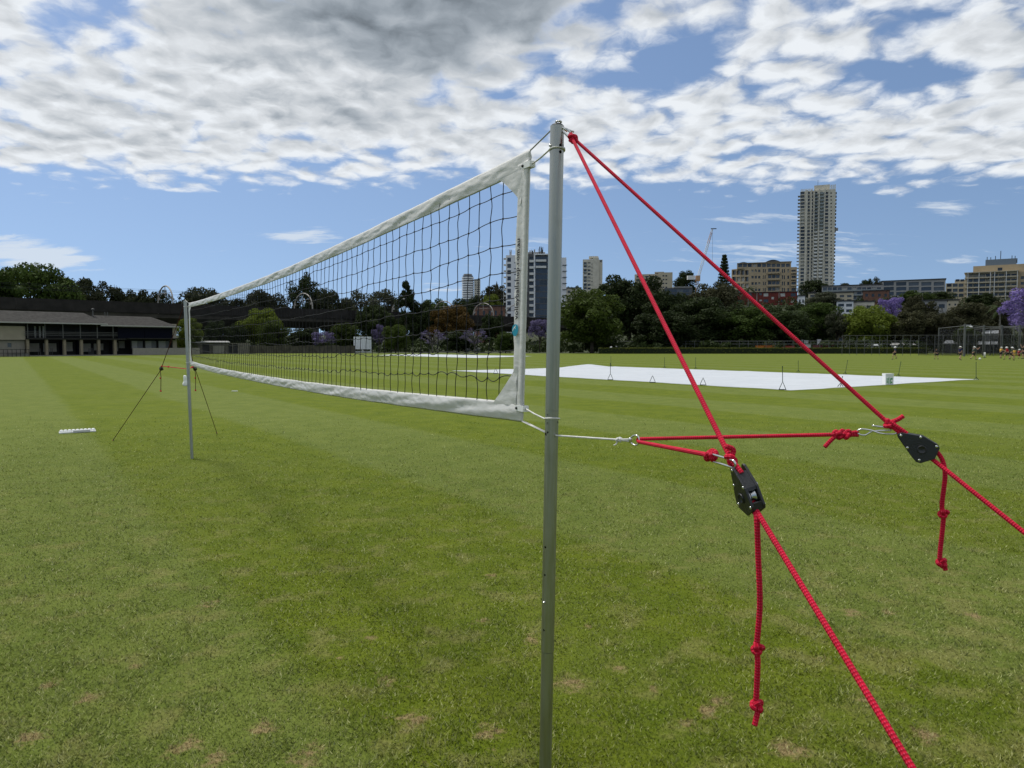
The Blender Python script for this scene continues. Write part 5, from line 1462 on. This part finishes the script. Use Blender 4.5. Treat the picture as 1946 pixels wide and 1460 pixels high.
for i, (px, lab) in enumerate(((8, 'curved wire hoop at the left picture edge above the pavilion'), (367, 'curved wire hoop behind the top of the far pole'), (623, 'curved wire hoop in front of the dark trees seen through the net'),
                  (806, 'half hidden curved wire hoop near the tall conical tree'), (884, 'curved wire hoop above the rust coloured tree'), (957, 'curved wire hoop left of the printed net sleeve'), (1017, 'curved wire hoop between the net sleeve and the near pole'))):
    s = via_at(px)-4; b = VP+VU*s; t = thing('wire_hoop', lab, 'gantry', b+UP*10, 'railway wire hoops on the viaduct')
    pts = [b+VN*.3+UP*8.4, b+VN*.3+UP*10.0]
    for k in range(21):
        a = math.pi*k/20; pts.append(b+VN*(4.9-4.6*math.cos(a))+UP*(11.0+3.5*math.sin(a)))
    pts += [b+VN*9.5+UP*10.0, b+VN*9.5+UP*8.4]
    m = MB(); m.tube(smooth_path(pts, 3), .15, 8); m.build('hoop', HOOP, t, True)
    m = MB(); m.tube([b+VN*1.4+UP*12.9, b+VN*8.4+UP*12.9], .05, 6); m.build('cross_wire', HOOP, t)
    m = MB(); m.tube([b+VN*4.9+UP*14.4, b+VN*4.9+UP*12.2], .08, 6); m.build('drop_post', HOOP, t)
    for q in (1.0, 8.8): m = MB(); m.tube([b+VN*q+UP*11.6, b+VN*q+UP*12.1], .22, 8); m.build('insulator', HOOP, t)
m = MB()
for z, q in ((13.4, 3.0), (12.6, 3.0), (13.4, 7.0), (12.6, 7.0)): m.tube([VP+VU*-20+VN*q+UP*z, VP+VU*215+VN*q+UP*z], .022, 4)
tag(m.build('overhead_wires', DARKM), 'thin overhead railway wires running above the viaduct', 'wires')

# ---- pavilion
def pavilion():
    P0 = gnd(52, 677.4); W_ = Wall((P0.x, P0.y), (.65, .76)); T = lambda x, y=650: W_.tz(x, y)[0]; Z = lambda x, y: W_.tz(x, y)[1]
    B = thing('cricket_pavilion', 'long two-storey cricket pavilion with grey shingle roof on the left', 'pavilion', (P0.x, P0.y, 0))
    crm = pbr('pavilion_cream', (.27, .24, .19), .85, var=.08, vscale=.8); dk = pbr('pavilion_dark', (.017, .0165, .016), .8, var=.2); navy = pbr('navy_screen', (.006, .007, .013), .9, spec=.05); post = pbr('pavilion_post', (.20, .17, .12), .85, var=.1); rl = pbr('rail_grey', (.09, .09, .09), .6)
    dk2 = pbr('window_unlit', (.010, .010, .011), .6); zf = Z(110, 644); ze = Z(110, 614)
    # upper recess back wall and lower recess back wall
    tL, t0, t1, t2 = T(-40), T(50), T(222), T(331)
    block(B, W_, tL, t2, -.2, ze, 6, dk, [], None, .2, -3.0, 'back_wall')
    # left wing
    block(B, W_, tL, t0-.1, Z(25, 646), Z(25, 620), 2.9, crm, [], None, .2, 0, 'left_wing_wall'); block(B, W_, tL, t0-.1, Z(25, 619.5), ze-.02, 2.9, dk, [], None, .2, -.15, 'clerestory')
    block(B, W_, tL, t0-.1, -.1, Z(25, 647), 2.5, pbr('pavilion_grey', (.20, .185, .155), .85), [(T(15.5), T(23), Z(19, 660), Z(19, 652))], [GM], .15, -.4, 'lower_wall')
    # ground floor columns
    for x in (52, 88, 122, 154, 187, 218): piece(B, W_, T(x-2.5), T(x+2.5), 0, zf-.12, .25, -.35, post, 'column')
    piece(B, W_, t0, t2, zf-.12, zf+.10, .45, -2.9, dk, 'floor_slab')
    for (a, b, y0, y1) in ((65, 85, 652.5, 669), (93, 118, 652.5, 669), (169, 184, 653, 669), (190, 208, 653, 666), (137, 149, 650, 668), (228, 236, 651, 668), (238, 249, 648, 662)):
        piece(B, W_, T(a), T(b), max(.12, Z(a, y1)), Z(a, y0), -2.7, -2.98, pbr('changing_wall', (.27, .255, .22), .85), 'lower_panel')
    for (a, b) in ((125, 136), (156, 166), (221, 227)): piece(B, W_, T(a), T(b), .12, Z(a, 648.5), -2.6, -2.9, navy, 'door')
    piece(B, W_, t0-1, T(248), 0, .13, 1.2, -3, pbr('step_concrete', (.20, .19, .17), .9), 'step')
    # balcony: posts, rails, windows behind
    for x in (52, 85, 119, 152, 184, 214): piece(B, W_, T(x-.7), T(x+.7), zf+.12, ze, .38, .22, rl, 'balcony_post')
    for z in (zf+.55, zf+.8, zf+1.05): piece(B, W_, t0-.4, t1, z-.03, z+.03, .43, .39, rl, 'rail')
    for x in [50+4.1*i for i in range(42)]: piece(B, W_, T(x), T(x+.35), zf+.12, zf+1.0, .40, .38, dk, 'baluster')
    for (a, b) in ((66, 76), (77.5, 80.5), (86.5, 89.5), (93.5, 96.5), (100, 116), (124, 150), (156, 182), (188, 212)):
        piece(B, W_, T(a), T(b), zf+.2, ze-.5, -2.9, -2.99, GB if b-a < 3.5 else dk2, 'window')
    # navy screens, end wall, clerestory
    piece(B, W_, T(223), T(273.5), zf+.12, Z(250, 623.5), .30, .18, navy, 'screen_panel'); piece(B, W_, T(274.3), T(327), zf+.12, Z(300, 623.5), .30, .18, navy, 'screen_panel')
    piece(B, W_, T(223), T(328), Z(270, 623), Z(270, 621.5), .42, .1, rl, 'screen_head')
    for i in range(10): x = 224+10.4*i; piece(B, W_, T(x+.6), T(x+9.6), Z(270, 620.5), Z(270, 616.5), -.3, -.5, GD, 'clerestory_pane')
    piece(B, W_, T(327.5), T(335), .0, Z(330, 616), .2, -3, crm, 'end_wall')
    # lower right: canopy, counters, low wall
    piece(B, W_, T(238), T(352), Z(300, 644.5), Z(300, 643), 1.6, -.2, dk, 'canopy')
    for (a, b) in ((252, 263), (277.5, 290), (302, 317)): piece(B, W_, T(a), T(b), 1.2, Z(a, 648), -.5, -.8, pbr('shutter_grey', (.25, .25, .24), .7), 'shutter')
    for (a, b) in ((263.5, 274), (290.5, 299.5), (317.5, 324)): piece(B, W_, T(a), T(b), 1.2, Z(a, 648), -.55, -.8, pbr('shutter_dark', (.12, .125, .13), .6), 'shutter')
    for x in (249.5, 275.5, 300.5, 326): piece(B, W_, T(x), T(x+1.6), 1.0, Z(300, 644.6), -.2, -.5, dk, 'post')
    piece(B, W_, T(248), T(375), 0, Z(300, 661.5), .9, .6, pbr('low_wall', (.25, .235, .20), .9, var=.08), 'low_wall')
    # roofs
    def roof(x0, x1, hipl, hipr, yr, ye, nm):
        a0, a1 = T(x0), T(x1); zr = Z(100, yr) if x0 < 100 else Z(262, yr); zE = ze-.02 if x0 < 100 else ze-.25
        rb = -3.6; m = MB()
        A, Bq = W_.w(a0-.4, zE, 1.0), W_.w(a1+.4, zE, 1.0); Cq, Dq = W_.w(a1-hipr, zr, rb), W_.w(a0+hipl, zr, rb); E_, F_ = W_.w(a0-.4, zE, -8.2), W_.w(a1+.4, zE, -8.2)
        m.quad(A, Bq, Cq, Dq); m.quad(F_, E_, Dq, Cq); m.quad(Bq, F_, Cq, Cq-UP*.001) if False else m.v.extend([]) 
        n = len(m.v); m.v += [tuple(Bq), tuple(F_), tuple(Cq), tuple(E_), tuple(A), tuple(Dq)]; m.face((n, n+1, n+2)); m.face((n+3, n+4, n+5))
        m.quad(W_.w(a0-.4, zE-.02, 1.0), W_.w(a0-.4, zE-.02, -8.2), W_.w(a1+.4, zE-.02, -8.2), W_.w(a1+.4, zE-.02, 1.0))
        ro = m.build('roof', pbr('roof_shingle', (.038, .036, .033), .9, var=.35, vscale=2.2, bump=.5, bscale=6), B)
        piece(B, W_, a0-.4, a1+.4, zE-.14, zE+.04, 1.13, 1.01, pbr('gutter_pale', (.30, .30, .29), .6), 'gutter')
        # shingle courses
        n_ = 9; d = (Dq-A); 
        for k in range(1, n_):
            f = k/n_; p = A.lerp(Dq, f); q = Bq.lerp(Cq, f); nn = (Bq-A).cross(Dq-A).normalized()
            mb = MB(); dr = (q-p).normalized(); up_ = nn.cross(dr).normalized()
            mb.v = [tuple(p+nn*.035), tuple(q+nn*.035), tuple(q+up_*.16+nn*.012), tuple(p+up_*.16+nn*.012), tuple(p), tuple(q), tuple(q+up_*.16), tuple(p+up_*.16)]
            for fc in ((0, 1, 2, 3), (4, 5, 1, 0), (7, 6, 5, 4), (1, 5, 6, 2), (3, 2, 6, 7), (0, 3, 7, 4)): mb.face(fc)
            o = mb.build('shingle_course', MATS['roof_shingle'], B)
    roof(-40, 196, 2, 1.6, 591.5, 614, 'main'); roof(193, 331, .0, 2.4, 600.5, 617, 'end')
    for x, y0, y1, r in ((193, 599, 587, .09), (216, 602, 592, .06), (221, 602, 592, .06)):
        m = MB(); t_, z_ = T(x), Z(x, y0); m.tube([W_.w(t_, z_-.6, -3.4), W_.w(t_, Z(x, y1), -3.4)], r, 8); m.build('vent_pipe', rl, B)
    m = MB(); m.lathe([(.05, -.2), (.24, -.1), (.24, .1), (.05, .2)], 10, Matrix.Translation(W_.w(T(193), Z(193, 587), -3.4))); m.build('vent_cowl', rl, B, True)
    for x in (40, 80, 118, 152): piece(B, W_, T(x), T(x+5), Z(110, 606), Z(110, 605), -.9, -1.3, pbr('roof_patch', (.3, .3, .3), .7), 'roof_vent') if False else None
    # bench and rack shapes under the balcony
    for (x, w) in ((78, 4), (98, 4), (102, 3), (174, 2), (178, 2), (182, 2)):
        m = MB(); m.tube([W_.w(T(x), .13, -1.5), W_.w(T(x), 1.2, -1.5), W_.w(T(x+w), 1.2, -1.5), W_.w(T(x+w), .13, -1.5)], .04, 6); m.build('bike_rail', rl, B)
    # ramp rail at the far left
    for x in (0, 8, 16, 24, 32, 40, 48): piece(B, W_, T(x), T(x+.6), 0, 1.1, 1.6, 1.5, dk, 'ramp_post')
    piece(B, W_, tL, T(49), 1.05, 1.12, 1.62, 1.48, dk, 'ramp_rail'); piece(B, W_, tL, T(49), .5, .56, 1.62, 1.48, dk, 'ramp_rail'); piece(B, W_, T(10), T(49), .0, .45, 1.4, .4, pbr('ramp_concrete', (.2, .19, .17), .9), 'ramp')
pavilion()
def shed():
    W_ = wall_px(420, 139, .08); T = lambda x: W_.tz(x, 660)[0]; Z = lambda y: W_.tz(420, y)[1]
    B = thing('storage_shed', 'low shed with pale corrugated roof edge behind the far pole', 'shed', W_.w(T(420), 0))
    block(B, W_, T(355), T(474), 0, Z(652), 4, pbr('shed_wall', (.13, .12, .10), .9, var=.2), [(T(385), T(398), .05, Z(654)), (T(434), T(441), .05, Z(654)), (T(443), T(452), .05, Z(654))], [ROOFD], .5)
    nrib = 44
    for i in range(nrib):
        a = T(352)+(T(437)-T(352))*i/nrib; m = MB(); w = (T(437)-T(352))/nrib
        p = [W_.w(a, Z(650.5), .9), W_.w(a+w*.9, Z(650.5), .9), W_.w(a+w*.9, Z(648), -4), W_.w(a, Z(648), -4)]
        m.v = [tuple(x) for x in p]+[tuple(x-UP*.09) for x in p]
        for fc in ((0, 1, 2, 3), (7, 6, 5, 4), (0, 4, 5, 1), (1, 5, 6, 2), (2, 6, 7, 3), (3, 7, 4, 0)): m.face(fc)
        m.build('roof_sheet', pbr('roof_iron', (.36, .36, .35), .5, var=.1), B)
    piece(B, W_, T(404), T(426), .05, Z(657), .5, .04, pbr('shed_door', (.22, .21, .18), .9), 'door')
shed()
def bwall():
    W_ = wall_px(575, 147, 0); T = lambda x: W_.tz(x, 660)[0]; Z = lambda y: W_.tz(575, y)[1]
    B = thing('boundary_wall', 'weathered brownish boundary wall between the shed and the sight screen', 'wall', W_.w(T(575), 0))
    for i in range(13):
        a = 474+15.5*i; piece(B, W_, T(a)+.02, T(a+15.5)-.02, 0, Z(657)+.1*math.sin(i*2.1), .15, -.15, pbr('wall_brown', (.070, .064, .048), .95, var=.35, vscale=.8), 'wall_panel')
    p = gnd(450, 671.5); m = MB(); m.lathe([(.28, 0), (.22, .5), (.08, .9), (.05, .95)], 12, Matrix.Translation(p)); tag(m.build('red_cone', pbr('red_plastic', (.55, .02, .02), .5), None, True), 'small red cone at the shed seen through the net', 'cone')
bwall()

# ---- right-hand boundary: fence, practice nets, sheds
FP = pbr('fence_post', (.10, .105, .105), .7); VEIL = veil_mat('fence_mesh', (.016, .017, .019), .27); VEILN = veil_mat('net_mesh', (.016, .017, .019), .07)
def fence():
    a, b = gnd(1600, 675), gnd(1990, 677.5); u = (b-a); W_ = Wall((a.x, a.y), (u.x, u.y)); Z = lambda x, y: W_.tz(x, y)[1]; L = u.length
    B = thing('mesh_fence', 'tall wire mesh fence in front of the hedge at the right', 'fence', a)
    h = Z(1650, 637.5); n = 25
    for i in range(n+1): t = L*i/n; p = W_.w(t, 0); m = MB(); m.tube([p, p+UP*h], .034, 6); m.build('post', FP, B)
    for z in (h-.03, h*.56): m = MB(); m.tube([W_.w(0, z, -.05), W_.w(L, z, -.05)], .022, 6); m.build('rail', FP, B)
    t0 = W_.tz(1764, 660)[0]
    for i in range(n):
        t = L*i/n
        if t+L/n > t0-1: piece(B, W_, t+.04, t+L/n-.04, .05, h*.96, -.08, -.10, VEIL, 'mesh_panel')
        else: piece(B, W_, t+.04, t+L/n-.04, h*.56, h*.96, -.08, -.10, VEILN, 'mesh_panel')
fence()
def nets():
    B = thing('practice_nets', 'dark cricket practice net enclosure with grey steel posts at the right', 'practice nets', gnd(1868, 676))
    ps = [gnd(1832, 677.5), gnd(1868, 676), gnd(1902, 676), gnd(1936, 676.5), gnd(1985, 677)]
    for p in ps:
        h = 5.0; m = MB(); m.tube([p, p+UP*h], .16, 8); m.build('post', FP, B)
        q = p+Vector((1.4, 9, 0)); m = MB(); m.tube([q, q+UP*4.6], .09, 8); m.build('post', FP, B)
        m = MB(); m.tube([p+UP*4.7, q+UP*4.5], .05, 6); m.build('top_rail', FP, B)
        W_ = Wall((p.x, p.y), (q.x-p.x, q.y-p.y)); piece(B, W_, .2, (q-p).length-.1, .1, 4.5, .01, -.01, VEILN, 'side_net')
    for a, b in zip(ps, ps[1:]):
        m = MB(); m.tube([a+UP*4.75, b+UP*4.75], .05, 6); m.build('top_rail', FP, B)
        W_ = Wall((a.x+1.4, a.y+9.2), (b.x-a.x, b.y-a.y)); piece(B, W_, .1, (b-a).length-.1, .1, 4.4, .01, -.01, VEIL, 'back_net')
nets()
def low_shed(label, x0, x1, yr, ye, yb, D, wm, rm):
    W_ = wall_px((x0+x1)/2, D, 0); T = lambda x: W_.tz(x, ye)[0]; Z = lambda y: W_.tz((x0+x1)/2, y)[1]; B = thing('low_shed', label, 'shed', W_.w(T((x0+x1)/2), 0), 'low sheds behind the mesh fence')
    zb = 0; block(B, W_, T(x0), T(x1), zb, Z(ye), 5, wm, [(T(x0+(x1-x0)*.55), T(x0+(x1-x0)*.8), .05, Z(ye)*.7)], [GD], .2)
    m = MB(); a0, a1 = T(x0)-.3, T(x1)+.3; f = [W_.w(a0, Z(ye)+.01, .5), W_.w(a1, Z(ye)+.01, .5), W_.w(a1-.4, Z(yr), -2.6), W_.w(a0+.4, Z(yr), -2.6), W_.w(a1, Z(ye)+.01, -5.4), W_.w(a0, Z(ye)+.01, -5.4)]
    m.v = [tuple(p) for p in f]
    for fc in ((0, 1, 2, 3), (4, 5, 3, 2), (1, 4, 2), (5, 0, 3), (0, 5, 4, 1)): m.face(fc)
    m.build('roof', rm, B)
PALE = pbr('shed_pale', (.36, .38, .40), .6); WTARP = pbr('tarp_white', (.55, .56, .57), .6)
low_shed('shed with pale pitched roof behind the boys at the right', 1796, 1852, 646.5, 653, 672, 150, DGREY, PALE)
low_shed('small shed with pale roof behind the practice net posts', 1857, 1898, 649, 655, 672, 152, DGREY, PALE)
low_shed('long low grey shed behind the hedge end', 1694, 1738, 652, 656, 672, 156, PALE, GREYW)
low_shed('low white shed behind the hedge', 1645, 1674, 653.5, 657, 672, 156, WTARP, PALE)
low_shed('open shelter with pale sloping roof behind the nets', 1868, 1902, 627.5, 634, 672, 168, GREYW, PALE)
low_shed('shelter roof above the small olive tree', 1814, 1846, 617, 622, 672, 170, GREYW, PALE)
def yard():
    W_ = wall_px(1450, 152, 0); T = lambda x: W_.tz(x, 655)[0]; Z = lambda y: W_.tz(1450, y)[1]
    B = thing('yard_fence', 'low grey wire fence with rails behind the clipped hedge', 'fence', W_.w(0, 0))
    for i in range(36): x = 1150+17*i; p = W_.w(T(x), 0); m = MB(); m.tube([p, p+UP*Z(648)], .05, 6); m.build('post', FP, B)
    for y in (648.5, 654): m = MB(); m.tube([W_.w(T(1150), Z(y), -.06), W_.w(T(1745), Z(y), -.06)], .04, 6); m.build('rail', FP, B)
    for i in range(35): x = 1150+17*i; piece(B, W_, T(x)+.06, T(x+17)-.06, .1, Z(648.5), -.12, -.14, VEILN, 'mesh_panel')
    for k, (x0, x1, y0, y1, c, lab) in enumerate(((1436, 1452, 657, 662, (.50, .16, .02), 'orange crate row behind the hedge, left end'), (1453, 1472, 656.5, 662, (.42, .13, .03), 'orange brown skip behind the hedge'), (1475, 1510, 657.5, 662, (.30, .05, .04), 'long red bin behind the hedge'),
                              (1520, 1541, 655, 662, (.5, .5, .48), 'pale box behind the hedge crossed by the right-hand red rope'), (1545, 1585, 656, 662, (.14, .04, .045), 'maroon container behind the hedge'), (1606, 1630, 657, 662, (.55, .56, .57), 'white box left of the low white shed'),
                              (1516, 1526, 646, 652, (.5, .5, .5), 'pale cabinet on the fence, left of three'), (1528, 1536, 647, 652, (.55, .55, .53), 'pale cabinet on the fence, middle of three'), (1553, 1560, 645, 650, (.5, .5, .5), 'pale cabinet on the fence, right of three'))):
        Wc = wall_px(x0, 155 if y0 > 653 else 160, 0); t0, z1 = Wc.tz(x0, y0); t1, z0 = Wc.tz(x1, y1); p = Wc.w((t0+t1)/2, 0)
        if y0 < 653: z0 = 0
        b = thing('storage_crate', lab, 'crate', (p.x, p.y, 0), 'boxes in the yard behind the hedge'); mt = pbr('crate%d' % k, c, .7, var=.15)
        piece(b, Wc, t0, t1, 0, z1-.12, 0, -1.2, mt, 'body'); piece(b, Wc, t0-.05, t1+.05, z1-.11, z1, .05, -1.25, mt, 'lid')
yard()
def car(label, px, py, D, yaw, col):
    p = at(px, py, D); p.z = 0; t = thing('parked_car', label, 'car', p, 'cars parked beyond the field', yaw)
    prof = [(-2.1, .35), (-2.15, .75), (-2.0, .95), (-1.25, 1.02), (-.6, 1.44), (.75, 1.47), (1.55, 1.02), (2.05, .92), (2.12, .6), (2.05, .35)]
    M = Matrix(((1, 0, 0, 0), (0, 0, -1, 0), (0, 1, 0, 0), (0, 0, 0, 1)))
    m = MB(); m.prism(prof, -.82, .82, M); o = link('body', m.mesh('body', pbr('car_'+label[:6], col, .25, spec=.6)), t, (0, 0, 0)); b = o.modifiers.new('b', 'BEVEL'); b.width = .08; b.segments = 3
    for sg in (1, -1):
        m = MB(); m.prism([(-1.1, 1.04), (-.58, 1.38), (.05, 1.40), (.05, 1.04)], sg*.825, sg*.84, M); link('window', m.mesh('window', GD), t, (0, 0, 0))
        m = MB(); m.prism([(.12, 1.04), (.12, 1.40), (.72, 1.40), (1.35, 1.04)], sg*.825, sg*.84, M); link('window', m.mesh('window', GD), t, (0, 0, 0))
        for x in (-1.3, 1.35):
            m = MB(); m.tube([(x, sg*.66, .32), (x, sg*.86, .32)], .32, 16); w = link('wheel', m.mesh('wheel', BLACKP), t, (0, 0, 0))
            m = MB(); m.tube([(x, sg*.862, .32), (x, sg*.872, .32)], .19, 12); link('rim', m.mesh('rim', STEEL), w, (0, 0, 0))
car('white car parked under the trees seen through the net', 896, 668, 170, .5, (.5, .5, .5)); car('silver car parked behind the hedge below the large olive tree', 1168, 660, 158, .15, (.35, .36, .37))

# ================================================================== people on the far field
SKIN = pbr('skin', (.42, .25, .17), .6); HAIR = pbr('hair_dark', (.03, .02, .015), .7); SHOE = pbr('shoe', (.03, .03, .035), .6); HATW = pbr('hat_white', (.70, .70, .68), .8)
def skinmesh(name, joints, edges, mat, parent, root=0):
    me = bpy.data.meshes.new(name); me.from_pydata([j[:3] for j in joints], edges, []); me.materials.append(mat)
    o = link(name, me, parent, (0, 0, 0)); md = o.modifiers.new('skin', 'SKIN'); md.use_smooth_shade = True
    if not me.skin_vertices:
        bm = bmesh.new(); bm.from_mesh(me); bm.verts.layers.skin.verify(); bm.to_mesh(me); bm.free()
    for i, j in enumerate(joints):
        sv = me.skin_vertices[0].data[i]; sv.radius = (j[3], j[4] if len(j) > 4 else j[3]); sv.use_root = (i == root)
    s = o.modifiers.new('sub', 'SUBSURF'); s.levels = 1; s.render_levels = 1; return o
def person(label, px, py, hgt, yaw, shirt, shorts, stride=.25, lean=0.0, arms=(.25, -.2), squat=0.0, hat=True, bend=0.0):
    p = gnd(px, py); t = thing('person', label, 'person', (p.x, p.y, 0), 'people playing on the far right of the field', yaw); k = hgt/1.7; t.scale = (k, k, k)
    hp = .88-squat*.42; L = lambda a, b, u: tuple(a[i]+(b[i]-a[i])*u for i in range(3))
    sx = math.sin(lean+bend*1.1); cz = math.cos(lean+bend*1.1)
    pel = (0, 0, hp); chest = (sx*.40, 0, hp+.42*cz); neck = (sx*.50, 0, hp+.53*cz); head = (sx*.56+.02, 0, hp+.62*cz); top = (sx*.64+.02, 0, hp+.76*cz)
    J = [pel+(.115, .145), L(pel, chest, .5)+(.105, .135), chest+(.11, .16), neck+(.05,), head+(.078, .072), top+(.07,)]; E = [(0, 1), (1, 2), (2, 3), (3, 4), (4, 5)]
    J.append((head[0]+.095, 0, head[2]+.03, .014)); E.append((4, 6))                       # nose
    legs, hands = [], []
    for sg, st in ((1, stride), (-1, -stride)):
        hip = (0, sg*.085, hp-.04); ank = (st*1.05, sg*.10, .085+(.12 if st < -.2 else 0)); 
        kd = .09+squat*.42+.10*(st > .2); kn = ((hip[0]+ank[0])/2+kd, sg*.11, (hip[2]+ank[2])/2+.02); toe = (ank[0]+.17, sg*.11, max(.035, ank[2]-.05))
        b = len(J); J += [hip+(.085,), kn+(.055,), ank+(.036,), toe+(.034,)]; E += [(0, b), (b, b+1), (b+1, b+2), (b+2, b+3)]; legs.append((hip, kn, ank, toe))
    for sg, ar in ((1, arms[0]), (-1, arms[1])):
        sh = (chest[0]+.02, sg*.185, chest[2]+.05); el = (sh[0]+math.sin(ar)*.28, sg*.235, sh[2]-math.cos(ar)*.28); a2 = ar+.35+abs(ar)*.5; wr = (el[0]+math.sin(a2)*.25, sg*.22, el[2]-math.cos(a2)*.25)
        b = len(J); J += [sh+(.052,), el+(.038,), wr+(.027,)]; E += [(2, b), (b, b+1), (b+1, b+2)]; hands.append((sh, el, wr, a2, sg))
    skinmesh('body', J, E, SKIN, t)
    for (sh, el, wr, a2, sg) in hands:                                                     # palm, four fingers, thumb
        d = Vector((math.sin(a2), 0, -math.cos(a2))); w = Vector(wr); s1 = Vector((0, 1, 0)).cross(d); m = MB()
        m.tube([w, w+d*.05, w+d*.09], lambda u: .026+.012*math.sin(math.pi*u), 8)
        for f in range(4): b_ = w+d*.085+s1*(.027-.018*f); m.tube([b_, b_+d*.04, b_+d*(.065+.012*(f in (1, 2)))-Vector((0, sg*.018, 0))], .0085, 6)
        m.tube([w+d*.03+s1*.028, w+d*.055+s1*.055, w+d*.085+s1*.058], .0095, 6); link('hand', m.mesh('hand', SKIN, True), t, (0, 0, 0))
    # clothing
    S = [L(pel, chest, .05)+(.135, .165), L(pel, chest, .55)+(.125, .16), chest+(.13, .185), L(chest, neck, .7)+(.075,)]; SE = [(0, 1), (1, 2), (2, 3)]
    for (sh, el, wr, a2, sg) in hands: b = len(S); S += [sh+(.07,), L(sh, el, .75)+(.062,)]; SE += [(2, b), (b, b+1)]
    skinmesh('shirt', S, SE, shirt, t)
    Q = [(0, 0, hp+.05, .13, .16)]; QE = []
    for (hip, kn, ank, toe) in legs: b = len(Q); Q += [hip+(.105,), L(hip, kn, .8)+(.088,)]; QE += [(0, b), (b, b+1)]
    skinmesh('shorts', Q, QE, shorts, t)
    for (hip, kn, ank, toe) in legs: skinmesh('shoe', [(ank[0]-.03, ank[1], ank[2]-.02, .05), L(ank, toe, .6)+(.048,), (toe[0]+.03, toe[1], toe[2], .035)], [(0, 1), (1, 2)], SHOE, t)
    m = MB(); m.lathe([(.02, .085), (.06, .075), (.085, .03), (.088, -.02), (.07, -.06)], 14, Matrix.Translation((head[0]-.012, 0, head[2]+.045))); link('hair', m.mesh('hair', HAIR, True), t, (0, 0, 0))
    if hat:
        m = MB(); m.lathe([(.03, .125), (.085, .118), (.105, .05), (.108, .03), (.20, .005), (.205, -.005), (.10, .018)], 18, Matrix.Translation((head[0], 0, head[2]+.05)) @ Matrix.Rotation(.15, 4, 'Y')); link('hat', m.mesh('hat', HATW, True), t, (0, 0, 0))
def cl(n, c): return pbr('cloth_'+n, c, .85, var=.1, vscale=9)
person('boy in navy shirt and white hat walking left, alone nearest the hedge', 1701, 683.5, 1.62, math.pi*.9, cl('navy', (.012, .018, .07)), cl('black', (.012, .012, .016)), .22)
person('small boy in black running beside the hedge end', 1780, 683, 1.38, math.pi*.6, cl('black', (.012, .012, .016)), cl('black', (.012, .012, .016)), .2, .1, hat=False)
person('boy in dark navy with white sun hat standing by the first net post', 1824, 685, 1.66, .4, cl('navy', (.012, .018, .07)), cl('black', (.012, .012, .016)), .26)
person('boy in grey green shirt running right with arms stretched forward', 1849, 684.5, 1.64, .1, cl('slate', (.05, .065, .06)), cl('black', (.012, .012, .016)), .42, .22, (1.2, 1.35))
person('boy in yellow bib bending forward near the middle net post', 1901, 681, 1.55, .1, cl('yellow', (.55, .34, .05)), cl('black', (.012, .012, .016)), .15, .2, (.8, .6))
person('boy in red shirt and white hat leaning over', 1915, 683.5, 1.60, 2.6, cl('red', (.42, .015, .03)), cl('black', (.012, .012, .016)), .3, .25, (.9, .3))
person('boy in dark green shirt and white hat beside the red one', 1921, 685, 1.58, -.5, cl('green', (.02, .045, .02)), cl('black', (.012, .012, .016)), .22, .15)
person('boy in yellow bib crouching behind the green-shirted boy', 1927, 681.5, 1.5, 1.2, cl('yellow', (.55, .34, .05)), cl('yellow', (.55, .34, .05)), .1, .1, (.4, .4), .5, False)
person('child in dark red crouching low with white hat', 1935, 681.5, 1.5, .3, cl('maroon', (.2, .012, .02)), cl('maroon', (.2, .012, .02)), .15, .3, (.9, .9), .6)
person('adult in black at the right picture edge', 1945, 682, 1.78, 2.9, cl('black', (.012, .012, .016)), cl('black', (.012, .012, .016)), .12, 0, (1.6, .1), 0, False)
def ball():
    p = gnd(1862, 685); m = MB(); m.lathe([(.03*(1-abs(2*i/10-1)**3)+.095*math.sin(math.pi*min(max(i/10, .06), .94)), .02+.30*i/10) for i in range(11)], 14, Matrix.Translation(p)); tag(m.build('ball', HATW, None, True), 'white ball on the grass in front of the running boy', 'ball')
    p = gnd(1871, 680); t = thing('white_stumps', 'white plastic wicket stumps on a base by the net posts', 'wicket', p)
    m = MB(); m.box((p.x-.2, p.y-.12, .004), (p.x+.2, p.y+.12, .05)); m.build('base', DARKM, t)
    for d in (-.09, 0, .09): m = MB(); m.tube([p+Vector((d, 0, .05)), p+Vector((d, 0, .74))], .028, 8); m.build('stump', HATW, t, True)
ball()
